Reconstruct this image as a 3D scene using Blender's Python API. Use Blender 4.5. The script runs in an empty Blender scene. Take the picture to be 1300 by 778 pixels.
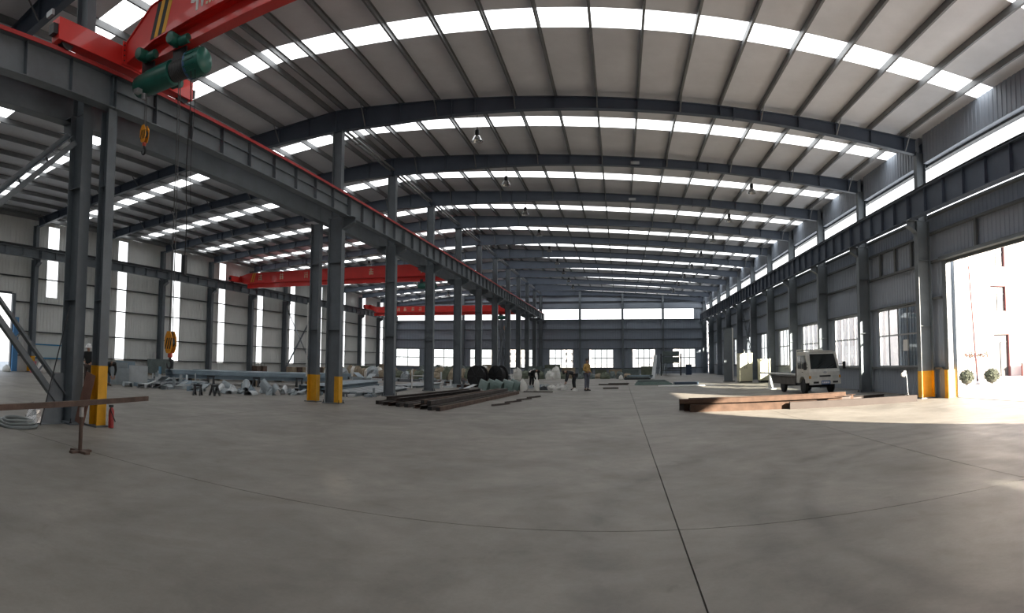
import bpy, bmesh, math, random
from mathutils import Vector, Matrix, Quaternion

# ------------------------------------------------------------------ camera, world, sun, exposure
scene = bpy.context.scene
col = scene.collection
R = math.radians

CAM_H = 1.604
FU, FV, VC = 732.2, 825.6, 406.9          # a phone panorama: cylinder picture, 1300 x 778
YAW, PITCH, ROLL = 0.187, 0.062, 0.006
cam_data = bpy.data.cameras.new('panorama_camera')
cam = bpy.data.objects.new('panorama_camera', cam_data)
col.objects.link(cam)
cam_data.type = 'PANO'
cam_data.panorama_type = 'CENTRAL_CYLINDRICAL'
cam_data.central_cylindrical_range_u_min = -650 / FU
cam_data.central_cylindrical_range_u_max = 650 / FU
cam_data.central_cylindrical_range_v_min = -(778 - VC) / FV
cam_data.central_cylindrical_range_v_max = VC / FV
cam_data.central_cylindrical_radius = 1.0
cam_data.clip_end = 500
def _cam_axes():
    cy, sy = math.cos(YAW), math.sin(YAW)
    my = Matrix(((cy, sy, 0), (-sy, cy, 0), (0, 0, 1)))
    cp, sp = math.cos(PITCH), math.sin(PITCH)
    mp = Matrix(((1, 0, 0), (0, cp, sp), (0, -sp, cp)))
    cr, sr = math.cos(ROLL), math.sin(ROLL)
    mr = Matrix(((cr, 0, sr), (0, 1, 0), (-sr, 0, cr)))
    m = mr @ mp @ my                       # rows: right, forward, up
    return Vector(m[0]), Vector(m[1]), Vector(m[2])
_r, _f, _u = _cam_axes()
mw = Matrix((( _r.x, _u.x, -_f.x, 0), (_r.y, _u.y, -_f.y, 0), (_r.z, _u.z, -_f.z, CAM_H), (0, 0, 0, 1)))
cam.matrix_world = mw
scene.camera = cam

scene.view_settings.view_transform = 'Standard'
scene.view_settings.look = 'None'
scene.view_settings.exposure = 0.0
scene.view_settings.gamma = 1.0
scene.view_settings.use_curve_mapping = False
scene.cycles.max_bounces = 8
scene.cycles.diffuse_bounces = 5
scene.cycles.glossy_bounces = 3
scene.cycles.transmission_bounces = 6
scene.cycles.transparent_max_bounces = 16
scene.cycles.sample_clamp_indirect = 6.0
scene.cycles.use_denoising = True
scene.cycles.caustics_reflective = False
scene.cycles.caustics_refractive = False

SUN_EL = R(16.2)
SUN_DIR = Vector((-0.58 * math.cos(SUN_EL), 0.815 * math.cos(SUN_EL), -math.sin(SUN_EL))).normalized()   # the way the light travels
SKY_STRENGTH = 2.1
SUN_STRENGTH = 39.0
DAYLIGHT = 3.3                              # emission of the roof and wall sheets, in place of daylight passing through

world = bpy.data.worlds.new('hazy_sky')
scene.world = world
world.use_nodes = True
nt = world.node_tree
nt.nodes.clear()
w_out = nt.nodes.new('ShaderNodeOutputWorld')
w_bg = nt.nodes.new('ShaderNodeBackground')
w_geo = nt.nodes.new('ShaderNodeTexCoord')
w_sep = nt.nodes.new('ShaderNodeSeparateXYZ')
w_ramp = nt.nodes.new('ShaderNodeValToRGB')          # bright winter haze: warm white at the horizon, pale blue overhead
w_ramp.color_ramp.elements[0].position = 0.0; w_ramp.color_ramp.elements[0].color = (1.0, .965, .93, 1)
w_ramp.color_ramp.elements[1].position = .75; w_ramp.color_ramp.elements[1].color = (.52, .66, .86, 1)
e2 = w_ramp.color_ramp.elements.new(.25); e2.color = (.86, .91, .97, 1)
w_bg.inputs['Strength'].default_value = SKY_STRENGTH
nt.links.new(w_geo.outputs['Generated'], w_sep.inputs[0])
nt.links.new(w_sep.outputs['Z'], w_ramp.inputs[0])
nt.links.new(w_ramp.outputs[0], w_bg.inputs['Color'])
nt.links.new(w_bg.outputs[0], w_out.inputs[0])

sun_data = bpy.data.lights.new('sun', 'SUN')
sun_data.energy = SUN_STRENGTH
sun_data.angle = R(0.8)
sun_data.color = (1.0, 0.89, 0.74)
sun = bpy.data.objects.new('sun', sun_data)
col.objects.link(sun)
sun.location = (40, -30, 30)
sun.rotation_euler = SUN_DIR.to_track_quat('-Z', 'Y').to_euler()

# ------------------------------------------------------------------ helpers
class MB:
    """collects shapes; build() links them as ONE mesh object"""
    def __init__(s):
        s.v = []; s.f = []; s.mi = []; s.m = 0
    def add(s, vs, fs):
        o = len(s.v)
        s.v += [Vector(p) for p in vs]
        for f in fs:
            s.f.append([o + i for i in f]); s.mi.append(s.m)
        return s
    def bx(s, x0, x1, y0, y1, z0, z1):
        return s.add([(x0,y0,z0),(x1,y0,z0),(x1,y1,z0),(x0,y1,z0),(x0,y0,z1),(x1,y0,z1),(x1,y1,z1),(x0,y1,z1)],
                     [(0,3,2,1),(4,5,6,7),(0,1,5,4),(1,2,6,5),(2,3,7,6),(3,0,4,7)])
    def box(s, c, size, rot=None):
        x, y, z = (q / 2 for q in size)
        vs = [Vector(p) for p in ((-x,-y,-z),(x,-y,-z),(x,y,-z),(-x,y,-z),(-x,-y,z),(x,-y,z),(x,y,z),(-x,y,z))]
        if rot is not None: vs = [rot @ p for p in vs]
        c = Vector(c)
        return s.add([p + c for p in vs], [(0,3,2,1),(4,5,6,7),(0,1,5,4),(1,2,6,5),(2,3,7,6),(3,0,4,7)])
    def sweep(s, prof, p0, p1, up=(0,0,1)):
        """extrude a closed 2-D outline (a along side, b along up) from p0 to p1"""
        p0, p1 = Vector(p0), Vector(p1)
        d = (p1 - p0).normalized()
        side = d.cross(Vector(up))
        if side.length < 1e-5: side = d.cross(Vector((0,1,0)))
        side.normalize(); u = side.cross(d)
        n = len(prof)
        vs = [p0 + side*a + u*b for a, b in prof] + [p1 + side*a + u*b for a, b in prof]
        fs = [(i, (i+1) % n, n + (i+1) % n, n + i) for i in range(n)]
        fs += [tuple(reversed(range(n))), tuple(range(n, 2*n))]
        return s.add(vs, fs)
    def bar(s, p0, p1, a, b, up=(0,0,1)):
        return s.sweep([(-a/2,-b/2),(a/2,-b/2),(a/2,b/2),(-a/2,b/2)], p0, p1, up)
    def ibeam(s, p0, p1, w, h, tf=.018, tw=.012, up=(0,0,1)):
        W, H, t = w/2, h/2, tw/2
        return s.sweep([(-W,-H),(W,-H),(W,-H+tf),(t,-H+tf),(t,H-tf),(W,H-tf),(W,H),(-W,H),(-W,H-tf),(-t,H-tf),(-t,-H+tf),(-W,-H+tf)], p0, p1, up)
    def channel(s, p0, p1, w, h, t=.012, up=(0,0,1)):
        W, H = w/2, h/2
        return s.sweep([(-W,-H),(W,-H),(W,-H+t),(-W+t,-H+t),(-W+t,H-t),(W,H-t),(W,H),(-W,H)], p0, p1, up)
    def angle(s, p0, p1, w, t=.01, up=(0,0,1)):
        return s.sweep([(0,0),(w,0),(w,t),(t,t),(t,w),(0,w)], p0, p1, up)
    def tube(s, pts, r, n=8, cap=True):
        pts = [Vector(p) for p in pts]; m = len(pts)
        rs = r if isinstance(r, (list, tuple)) else [r]*m
        rings = []; prev = None
        for i, p in enumerate(pts):
            d = (pts[min(i+1, m-1)] - pts[max(i-1, 0)]).normalized()
            a = prev if prev is not None else (Vector((0,0,1)) if abs(d.z) < .9 else Vector((1,0,0)))
            sd = (a - d*a.dot(d)).normalized(); prev = sd
            t = d.cross(sd)
            rings.append([p + (sd*math.cos(2*math.pi*k/n) + t*math.sin(2*math.pi*k/n))*rs[i] for k in range(n)])
        vs = [q for g in rings for q in g]
        fs = [(i*n+k, i*n+(k+1)%n, (i+1)*n+(k+1)%n, (i+1)*n+k) for i in range(m-1) for k in range(n)]
        if cap: fs += [tuple(reversed(range(n))), tuple(range((m-1)*n, m*n))]
        return s.add(vs, fs)
    def pipe(s, p0, p1, ro, ri, n=10):
        p0, p1 = Vector(p0), Vector(p1); d = (p1-p0).normalized()
        a = Vector((0,0,1)) if abs(d.z) < .9 else Vector((1,0,0))
        sd = (a - d*a.dot(d)).normalized(); t = d.cross(sd)
        ring = lambda p, r: [p + (sd*math.cos(2*math.pi*k/n) + t*math.sin(2*math.pi*k/n))*r for k in range(n)]
        vs = ring(p0,ro)+ring(p1,ro)+ring(p0,ri)+ring(p1,ri)
        fs = []
        for k in range(n):
            j = (k+1) % n
            fs += [(k,j,n+j,n+k),(2*n+k,3*n+k,3*n+j,2*n+j),(k,2*n+k,2*n+j,j),(n+k,n+j,3*n+j,3*n+k)]
        return s.add(vs, fs)
    def lathe(s, prof, c=(0,0,0), n=16, axis='Z'):
        c = Vector(c); m = len(prof); vs = []
        for r, h in prof:
            for k in range(n):
                a = 2*math.pi*k/n
                p = Vector((r*math.cos(a), r*math.sin(a), h))
                if axis == 'X': p = Vector((p.z, p.x, p.y))
                if axis == 'Y': p = Vector((p.y, p.z, p.x))
                vs.append(c + p)
        fs = [(i*n+k, i*n+(k+1)%n, (i+1)*n+(k+1)%n, (i+1)*n+k) for i in range(m-1) for k in range(n)]
        if prof[0][0] > 1e-4: fs.append(tuple(reversed(range(n))))
        if prof[-1][0] > 1e-4: fs.append(tuple(range((m-1)*n, m*n)))
        return s.add(vs, fs)
    def prism(s, poly, axis, a, b):
        """outline in the two other axes (in x,y,z order), extruded along axis from a to b"""
        n = len(poly)
        def P(p, q):
            return {'X': (q, p[0], p[1]), 'Y': (p[0], q, p[1]), 'Z': (p[0], p[1], q)}[axis]
        return s.add([P(p, a) for p in poly] + [P(p, b) for p in poly],
                     [tuple(range(n)), tuple(reversed(range(n, 2*n)))] + [(i, n+i, n+(i+1)%n, (i+1)%n) for i in range(n)])
    def sheet(s, o, u, w, depth, pitch, rib):
        """ribbed sheet: o corner, u vector across the ribs, w vector along them, depth vector out of the sheet"""
        o, u, w, depth = map(Vector, (o, u, w, depth))
        L = u.length; ud = u / L
        xs = [(0, 0)]; x = pitch*.5
        while x < L - pitch*.5:
            xs += [(x-rib*.6, 0), (x-rib*.3, 1), (x+rib*.3, 1), (x+rib*.6, 0)]; x += pitch
        xs.append((L, 0)); n = len(xs)
        vs = [o + ud*a + depth*b for a, b in xs] + [o + w + ud*a + depth*b for a, b in xs]
        return s.add(vs, [(i, i+1, n+i+1, n+i) for i in range(n-1)])
    def mesh(s, name, mats, smooth=False):
        me = bpy.data.meshes.new(name)
        me.from_pydata([tuple(p) for p in s.v], [], s.f)
        bm = bmesh.new(); bm.from_mesh(me)
        if smooth != 'open': bmesh.ops.recalc_face_normals(bm, faces=bm.faces)
        bm.to_mesh(me); bm.free()
        for m in (mats if isinstance(mats, (list, tuple)) else [mats]): me.materials.append(m)
        if max(s.mi, default=0): me.polygons.foreach_set('material_index', s.mi)
        if smooth is True:
            me.polygons.foreach_set('use_smooth', [True]*len(me.polygons))
            try: me.set_sharp_from_angle(angle=R(40))
            except Exception: pass
        me.update()
        return me
    def build(s, name, mats, parent=None, smooth=False, label=None):
        """points are in the world when the parent is not turned; they are stored relative to the parent"""
        base = WORLD_AT.get(parent.name, Vector((0,0,0))) if parent else None
        if parent and base.length: s.v = [p - base for p in s.v]
        o = bpy.data.objects.new(name, s.mesh(name, mats, smooth))
        col.objects.link(o)
        if parent:
            o.parent = parent; WORLD_AT[o.name] = base
        if label: o['label'] = label
        return o
WORLD_AT = {}
def tag(o, label=None, cat=None, group=None, kind=None):
    if label: o['label'] = label
    if cat: o['category'] = cat
    if group: o['group'] = group
    if kind: o['kind'] = kind
    return o
def thing(name, label, cat, loc=(0,0,0), group=None, kind=None):
    o = bpy.data.objects.new(name, None)
    o.empty_display_size = .2
    col.objects.link(o)
    o.location = loc
    WORLD_AT[o.name] = Vector(loc)
    return tag(o, label, cat, group, kind)
def centre(o):
    """move a single-mesh thing's origin to the middle of its foot"""
    me = o.data
    xs = [v.co for v in me.vertices]
    c = Vector(((min(p.x for p in xs)+max(p.x for p in xs))/2, (min(p.y for p in xs)+max(p.y for p in xs))/2, min(p.z for p in xs)))
    me.transform(Matrix.Translation(-c)); o.location = o.location + c
    return o
def copy_tree(o, parent=None):
    c = o.copy(); col.objects.link(c)
    if parent is not None: c.parent = parent
    for ch in list(o.children): copy_tree(ch, c)
    return c
ORD = ['first','second','third','fourth','fifth','sixth','seventh','eighth','ninth','tenth','eleventh','twelfth','thirteenth','fourteenth','fifteenth','sixteenth']

# ------------------------------------------------------------------ materials
MATS = {}
def mat(name, color, rough=.6, metal=0.0, var=0.0, scale=3.0, bump=0.0, bscale=40.0, spec=.5, tint=None, coat=0.0, stretch=(1,1,1)):
    if name in MATS: return MATS[name]
    m = bpy.data.materials.new(name); m.use_nodes = True
    t = m.node_tree; b = t.nodes['Principled BSDF']
    b.inputs['Roughness'].default_value = rough
    b.inputs['Metallic'].default_value = metal
    b.inputs['Specular IOR Level'].default_value = spec
    b.inputs['Coat Weight'].default_value = coat
    c = (*color, 1)
    b.inputs['Base Color'].default_value = c
    if var or bump:
        tc = t.nodes.new('ShaderNodeNewGeometry')
        mp = t.nodes.new('ShaderNodeVectorMath'); mp.operation = 'MULTIPLY'; mp.inputs[1].default_value = stretch
        t.links.new(tc.outputs['Position'], mp.inputs[0])
    if var:
        n = t.nodes.new('ShaderNodeTexNoise'); n.inputs['Scale'].default_value = scale; n.inputs['Detail'].default_value = 6
        n.inputs['Roughness'].default_value = .65
        t.links.new(mp.outputs[0], n.inputs['Vector'])
        cr = t.nodes.new('ShaderNodeValToRGB')
        lo = tint if tint else tuple(q*(1-var) for q in color)
        hi = tuple(min(1, q*(1+var)) for q in color)
        cr.color_ramp.elements[0].position = .3; cr.color_ramp.elements[0].color = (*lo, 1)
        cr.color_ramp.elements[1].position = .7; cr.color_ramp.elements[1].color = (*hi, 1)
        t.links.new(n.outputs['Fac'], cr.inputs[0]); t.links.new(cr.outputs[0], b.inputs['Base Color'])
    if bump:
        n2 = t.nodes.new('ShaderNodeTexNoise'); n2.inputs['Scale'].default_value = bscale; n2.inputs['Detail'].default_value = 4
        t.links.new(mp.outputs[0], n2.inputs['Vector'])
        bp = t.nodes.new('ShaderNodeBump'); bp.inputs['Strength'].default_value = bump; bp.inputs['Distance'].default_value = .02
        t.links.new(n2.outputs['Fac'], bp.inputs['Height']); t.links.new(bp.outputs[0], b.inputs['Normal'])
    MATS[name] = m
    return m
def daylight(name, color, strength):  # sheet that glows by itself, standing in for daylight shining through it
    m = bpy.data.materials.new(name); m.use_nodes = True
    t = m.node_tree; b = t.nodes['Principled BSDF']
    b.inputs['Base Color'].default_value = (.8,.82,.82,1); b.inputs['Roughness'].default_value = .6
    b.inputs['Emission Color'].default_value = (*color, 1); b.inputs['Emission Strength'].default_value = strength
    MATS[name] = m
    return m
def glass(name, tint=(1,1,1), gloss=.08):
    m = bpy.data.materials.new(name); m.use_nodes = True
    t = m.node_tree; t.nodes.clear()
    o = t.nodes.new('ShaderNodeOutputMaterial'); mx = t.nodes.new('ShaderNodeMixShader')
    tr = t.nodes.new('ShaderNodeBsdfTransparent'); tr.inputs[0].default_value = (*tint, 1)
    gl = t.nodes.new('ShaderNodeBsdfGlossy'); gl.inputs['Roughness'].default_value = .03
    mx.inputs[0].default_value = gloss
    t.links.new(tr.outputs[0], mx.inputs[1]); t.links.new(gl.outputs[0], mx.inputs[2]); t.links.new(mx.outputs[0], o.inputs[0])
    MATS[name] = m
    return m
def concrete():
    m = bpy.data.materials.new('concrete_floor'); m.use_nodes = True
    t = m.node_tree; b = t.nodes['Principled BSDF']; L = t.links
    g = t.nodes.new('ShaderNodeNewGeometry')
    def noise(scale, detail=6, dist=0.0, stretch=None):
        n = t.nodes.new('ShaderNodeTexNoise'); n.inputs['Scale'].default_value = scale; n.inputs['Detail'].default_value = detail
        n.inputs['Roughness'].default_value = .62; n.inputs['Distortion'].default_value = dist
        if stretch:
            v = t.nodes.new('ShaderNodeVectorMath'); v.operation = 'MULTIPLY'; v.inputs[1].default_value = stretch
            L.new(g.outputs['Position'], v.inputs[0]); L.new(v.outputs[0], n.inputs['Vector'])
        else: L.new(g.outputs['Position'], n.inputs['Vector'])
        return n.outputs['Fac']
    def ramp(fac, p0, c0, p1, c1):
        r = t.nodes.new('ShaderNodeValToRGB')
        r.color_ramp.elements[0].position = p0; r.color_ramp.elements[0].color = (*c0, 1)
        r.color_ramp.elements[1].position = p1; r.color_ramp.elements[1].color = (*c1, 1)
        L.new(fac, r.inputs[0]); return r.outputs[0]
    def mult(a, bb, f=1.0):
        x = t.nodes.new('ShaderNodeMix'); x.data_type = 'RGBA'; x.blend_type = 'MULTIPLY'; x.inputs[0].default_value = f
        L.new(a, x.inputs[6]); L.new(bb, x.inputs[7]); return x.outputs[2]
    def math_(op, a, bb=None, c=None):
        x = t.nodes.new('ShaderNodeMath'); x.operation = op
        for i, q in enumerate((a, bb, c)):
            if q is None: continue
            if isinstance(q, (int, float)): x.inputs[i].default_value = q
            else: L.new(q, x.inputs[i])
        return x.outputs[0]
    base = ramp(noise(.45, 8, .6), .32, FLOOR_A, .68, FLOOR_B)
    base = mult(base, ramp(noise(2.6, 8, .3), .3, (.86,.86,.86), .72, (1.06,1.06,1.06)))
    base = mult(base, ramp(noise(26, 5), .25, (.93,.93,.93), .75, (1.05,1.05,1.05)))
    stain = ramp(noise(1.1, 10, 1.8), .60, (1,1,1), .74, (.80,.79,.78))
    base = mult(base, stain)
    # tyre marks: dark bands along circles that lorries drew while turning in from the door
    sep = t.nodes.new('ShaderNodeSeparateXYZ'); L.new(g.outputs['Position'], sep.inputs[0])
    wob = noise(.7, 3)
    total = None
    for cx, cy, rad, wd in TYRES:
        dx = math_('SUBTRACT', sep.outputs[0], cx); dy = math_('SUBTRACT', sep.outputs[1], cy)
        rr = math_('SQRT', math_('ADD', math_('MULTIPLY', dx, dx), math_('MULTIPLY', dy, dy)))
        rr = math_('ADD', rr, math_('MULTIPLY', math_('SUBTRACT', wob, .5), .35))
        dd = math_('ABSOLUTE', math_('SUBTRACT', rr, rad))
        q = math_('SUBTRACT', 1.0, math_('DIVIDE', dd, wd)); q = math_('MAXIMUM', q, 0.0)
        total = q if total is None else math_('MAXIMUM', total, q)
    patch = math_('MULTIPLY', total, math_('MULTIPLY', math_('SUBTRACT', noise(.5, 5, 1.0), .30), 3.2))
    patch = math_('MINIMUM', math_('MAXIMUM', patch, 0.0), 1.0)
    base = mult(base, ramp(patch, 0.0, (1,1,1), 1.0, (.70,.70,.71)))
    L.new(base, b.inputs['Base Color'])
    rg = t.nodes.new('ShaderNodeMapRange'); L.new(noise(1.7, 6), rg.inputs[0])
    rg.inputs[1].default_value = .3; rg.inputs[2].default_value = .7; rg.inputs[3].default_value = .50; rg.inputs[4].default_value = .62
    L.new(rg.outputs[0], b.inputs['Roughness'])
    b.inputs['Specular IOR Level'].default_value = .35
    bp = t.nodes.new('ShaderNodeBump'); bp.inputs['Strength'].default_value = .05; bp.inputs['Distance'].default_value = .01
    L.new(noise(14, 8), bp.inputs['Height']); L.new(bp.outputs[0], b.inputs['Normal'])
    MATS['concrete_floor'] = m
    return m
FLOOR_A = (.172,.158,.138); FLOOR_B = (.285,.266,.236)
TYRES = [(7.5, 5.5, 6.05, .32), (7.5, 5.5, 5.4, .22), (6.6, 6.0, 6.9, .36)]

M_STEEL = mat('grey_steel_paint', (.128,.148,.165), .5, var=.18, scale=1.5, bump=.05)
M_RAFTER = mat('blue_grey_steel_paint', (.062,.080,.112), .5, var=.15, scale=1.2)
M_PURLIN = mat('galvanised_purlin', (.17,.175,.18), .45, .25, var=.15, scale=2)
M_GIRT = mat('grey_girt_paint', (.10,.108,.112), .5, var=.12)
M_PANEL = mat('grey_wall_sheet', (.285,.322,.38), .55, var=.07, scale=.6)
M_PANELL = mat('light_grey_wall_sheet', (.68,.69,.67), .55, var=.06, scale=.6)
M_FOIL = mat('roof_insulation_foil', (.71,.715,.755), .6, var=.08, scale=.5, bump=.35, bscale=2.2, tint=(.63,.635,.67))
M_SKY = daylight('daylight_roof_sheet', (.97,.99,1.0), DAYLIGHT)
M_STRIP = daylight('daylight_wall_sheet', (.97,.99,1.0), DAYLIGHT*.6)
M_YELLOW = mat('yellow_paint', (.72,.36,.012), .45, var=.12, scale=4)
M_RED = mat('red_crane_paint', (.72,.035,.028), .38, var=.08, scale=1.5, coat=.2)
M_REDRAIL = mat('red_rail_paint', (.42,.03,.03), .5, var=.2)
M_GREEN = mat('green_hoist_paint', (.018,.125,.095), .35, var=.15, scale=5)
M_DARK = mat('dark_machinery_paint', (.02,.022,.025), .5, var=.2)
M_BLACK = mat('black_rubber', (.012,.012,.013), .7)
M_GALV = mat('galvanised_steel', (.33,.37,.39), .42, .4, var=.18, scale=2.5)
M_GALVB = mat('blue_grey_galvanised_steel', (.24,.31,.36), .5, .2, var=.15, scale=2)
M_RUST = mat('rusty_steel', (.105,.068,.052), .75, .1, var=.4, scale=3, bump=.15)
M_RUSTD = mat('dark_rusty_steel', (.065,.052,.047), .75, .1, var=.35, scale=3, bump=.15)
M_ALU = mat('white_window_frame', (.30,.31,.32), .4, .1)
M_GLASS = glass('window_glass', (.93,.96,.97), .10)
M_CONC = concrete()
M_JOINT = mat('joint_dirt', (.05,.046,.042), .9)
M_WHITE = mat('white_paint', (.75,.75,.73), .45, var=.06)
M_CREAM = mat('cream_cabinet_paint', (.62,.60,.44), .45, var=.05)
M_ORANGE = mat('orange_hook_paint', (.75,.30,.02), .45, var=.2, scale=12)
M_ROPE = mat('wire_rope', (.10,.10,.10), .5, .6)
M_RIM = mat('dull_alloy', (.35,.36,.37), .4, .6)

# ------------------------------------------------------------------ the building: dimensions in metres
FR = [20.4 + 6*k for k in range(11)]        # frames from the wide bay to the end wall
YN = 8.4                                    # the frame on the near side of the wide bay
ALLF = [YN] + FR
Y_BACK, Y_END = -15.6, 80.65
X_MID, X_RW, X_LW = -11.1, 12.45, -33.6
def top(x):                                 # upper edge of the rafters
    return 10.55 - (x - X_MID)*.0485 if x > X_MID else 10.55 - (X_MID - x)*.0645
def roof(x): return top(x) + .20            # underside of the roof sheets

# ---- floor: concrete slabs with open joints
floor = thing('floor', 'worn grey concrete workshop floor cast in large slabs', None, (0,0,0), kind='structure')
xs_j = [X_LW - .4, -22.6, -11.1, .62, 5.25, X_RW + .35]
ys_j = [Y_BACK - .4, 6.25, 30.3, 54.3, Y_END + .3]
jb = MB(); jb.bx(xs_j[0], xs_j[-1], ys_j[0], ys_j[-1], -.30, -.022)
jb.build('joint_bed', M_JOINT, floor)
for i in range(len(xs_j)-1):
    for j in range(len(ys_j)-1):
        g = .008
        m = MB(); m.bx(xs_j[i]+g, xs_j[i+1]-g, ys_j[j]+g, ys_j[j+1]-g, -.15, 0)
        m.build('floor_slab', M_CONC, floor)

# ---- ceiling: insulated roof sheets, translucent strips, purlins
ceiling = thing('ceiling', 'low gabled roof of insulated sheets with translucent daylight strips', None, (0,0,9), kind='structure')
sky_y = [-9.6+2.1, -3.6+2.1, 2.4+2.1, 10.45, 15.4] + [y + d for y, d in zip(FR[:-1], (2.2, 3.1, 3.7, 4.0, 4.1, 4.2, 4.2, 4.3, 4.3, 4.3))]
SKW = .95
cuts = [Y_BACK] + sum([[y, y+SKW] for y in sky_y], []) + [Y_END]
for xa, xb in ((X_LW-.3, X_MID), (X_MID, X_RW+.3)):
    for j in range(len(cuts)-1):
        y0, y1 = cuts[j], cuts[j+1]
        is_sky = j % 2 == 1
        m = MB(); za, zb = roof(xa), roof(xb); th = .05
        xa2, xb2 = (xa, xb)
        m.add([(xa2,y0,za),(xb2,y0,zb),(xb2,y1,zb),(xa2,y1,za),(xa2,y0,za+th),(xb2,y0,zb+th),(xb2,y1,zb+th),(xa2,y1,za+th)],
              [(0,3,2,1),(4,5,6,7),(0,1,5,4),(1,2,6,5),(2,3,7,6),(3,0,4,7)])
        m.build('skylight_sheet' if is_sky else 'roof_sheet', M_SKY if is_sky else M_FOIL, ceiling)
PUR_R = [.70 + 1.5*n for n in range(-7, 8)]
PUR_L = [-12.4 - 1.5*n for n in range(0, 14)]
PUR = [-10.8, -11.4] + PUR_R + PUR_L
for x in PUR:
    m = MB(); z = top(x)
    s = 1 if x > X_MID else -1
    m.sweep([(-.035*s,0),(.035*s,0),(.035*s,.012),(-.023*s,.012),(-.023*s,.187),(.035*s,.187),(.035*s,.199),(-.035*s,.199)], (x, Y_BACK, z), (x, Y_END-.1, z))
    m.build('purlin', M_PURLIN, ceiling)
# eaves gutter beams
for xa, xb in ((X_LW+.01, X_LW+1.0),):
    zz = top(xa if xa > 0 else xb) + .03
    m = MB(); m.bx(xa, xb, Y_BACK+.05, Y_END-.12, zz, zz+.012); m.bx(xa, xa+.012, Y_BACK+.05, Y_END-.12, zz, zz+.15) if xa > 0 else m.bx(xb-.012, xb, Y_BACK+.05, Y_END-.12, zz, zz+.15)
    m.build('eaves_gutter', M_PURLIN, ceiling)

# ---- walls
def panel(m_, wall, name, y0, y1, z0, z1, x, side):
    """ribbed sheet on a long wall; ribs stand out of the room"""
    m = MB(); m.sheet((x,y0,z0), (0,y1-y0,0), (0,0,z1-z0), (.022*side,0,0), .25, .09)
    m.build(name, m_, wall, smooth='open')
def grid_fill(ya, yb, za, zb, holes):
    """cut a rectangle into pieces around rectangular holes; all are (y0,y1,z0,z1)"""
    ys = sorted({ya, yb, *[h[0] for h in holes], *[h[1] for h in holes]})
    out = []
    for a, b in zip(ys, ys[1:]):
        hs = sorted([h for h in holes if h[0] <= a + 1e-6 and h[1] >= b - 1e-6], key=lambda h: h[2])
        z = za
        for h in hs:
            if h[2] > z + 1e-6: out.append((a, b, z, h[2]))
            z = max(z, h[3])
        if z < zb - 1e-6: out.append((a, b, z, zb))
    return out

# right wall ------------------------------------------------------
Z_RE = roof(X_RW) + .03
wall_right = thing('wall_right', 'grey ribbed sheet wall with windows and a wide doorway', None, (X_RW,0,0), kind='structure')
DOOR_R = (5.9, 19.43, 0, 4.93)
WIN_R = [(y + 1.4, y + 5.25, 1.1, 3.55) for y in FR[:-1]] + [(-8.2, -4.0, 1.1, 3.9)]
STRIP_R = (6.72, 8.47)
bays_r = [(Y_BACK, -9.6), (-9.6, -2.4), (-2.4, 2.4), (2.4, 5.85), (5.85, FR[0])] + list(zip(FR, FR[1:]))
for a, b in bays_r:
    holes = [h for h in WIN_R if a - .1 < h[0] and h[1] < b + .1]
    if a == 5.85: holes = [DOOR_R]
    for p in grid_fill(a, b, 0, STRIP_R[0], holes): panel(M_PANEL, wall_right, 'wall_sheet', *p[:2], p[2], p[3], X_RW, 1)
    panel(M_PANEL, wall_right, 'wall_sheet', a, b, STRIP_R[1], Z_RE, X_RW, 1)
    m = MB(); m.bx(X_RW, X_RW+.03, a+.02, b-.02, *STRIP_R); m.build('daylight_sheet', M_STRIP, wall_right)
    m = MB(); m.sheet((12.02, a+.17, 8.57), (0, b-a-.34, 0), (0, 0, roof(12.02)-8.57), (.022,0,0), .25, .09); m.build('fascia_sheet', M_PANEL, wall_right, smooth='open')
    m = MB(); m.bx(12.02, X_RW-.01, a+.17, b-.17, 8.56, 8.575); m.build('fascia_ledge', M_PANEL, wall_right)
    for z in (4.95, 6.0, 6.66, 8.52):
        m = MB(); m.channel((X_RW-.10, a+.02, z), (X_RW-.10, b-.02, z), .18, .08); m.build('girt', M_GIRT, wall_right)
    for z in (1.06, 3.60):
        if a == 5.85:
            segs = [(19.66, b)]
        else: segs = [(a, b)]
        for q0, q1 in segs:
            m = MB(); m.channel((X_RW-.10, q0+.02, z), (X_RW-.10, q1-.02, z), .18, .07); m.build('girt', M_GIRT, wall_right)
# short hangers between the girts, beside the door and above the first window
for y in (25.2, 23.62, 22.05, 17.15):
    m = MB(); m.channel((X_RW-.11, y, 4.99), (X_RW-.11, y, 5.96), .14, .10, up=(1,0,0)); m.build('hanger', M_GIRT, wall_right)

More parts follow.
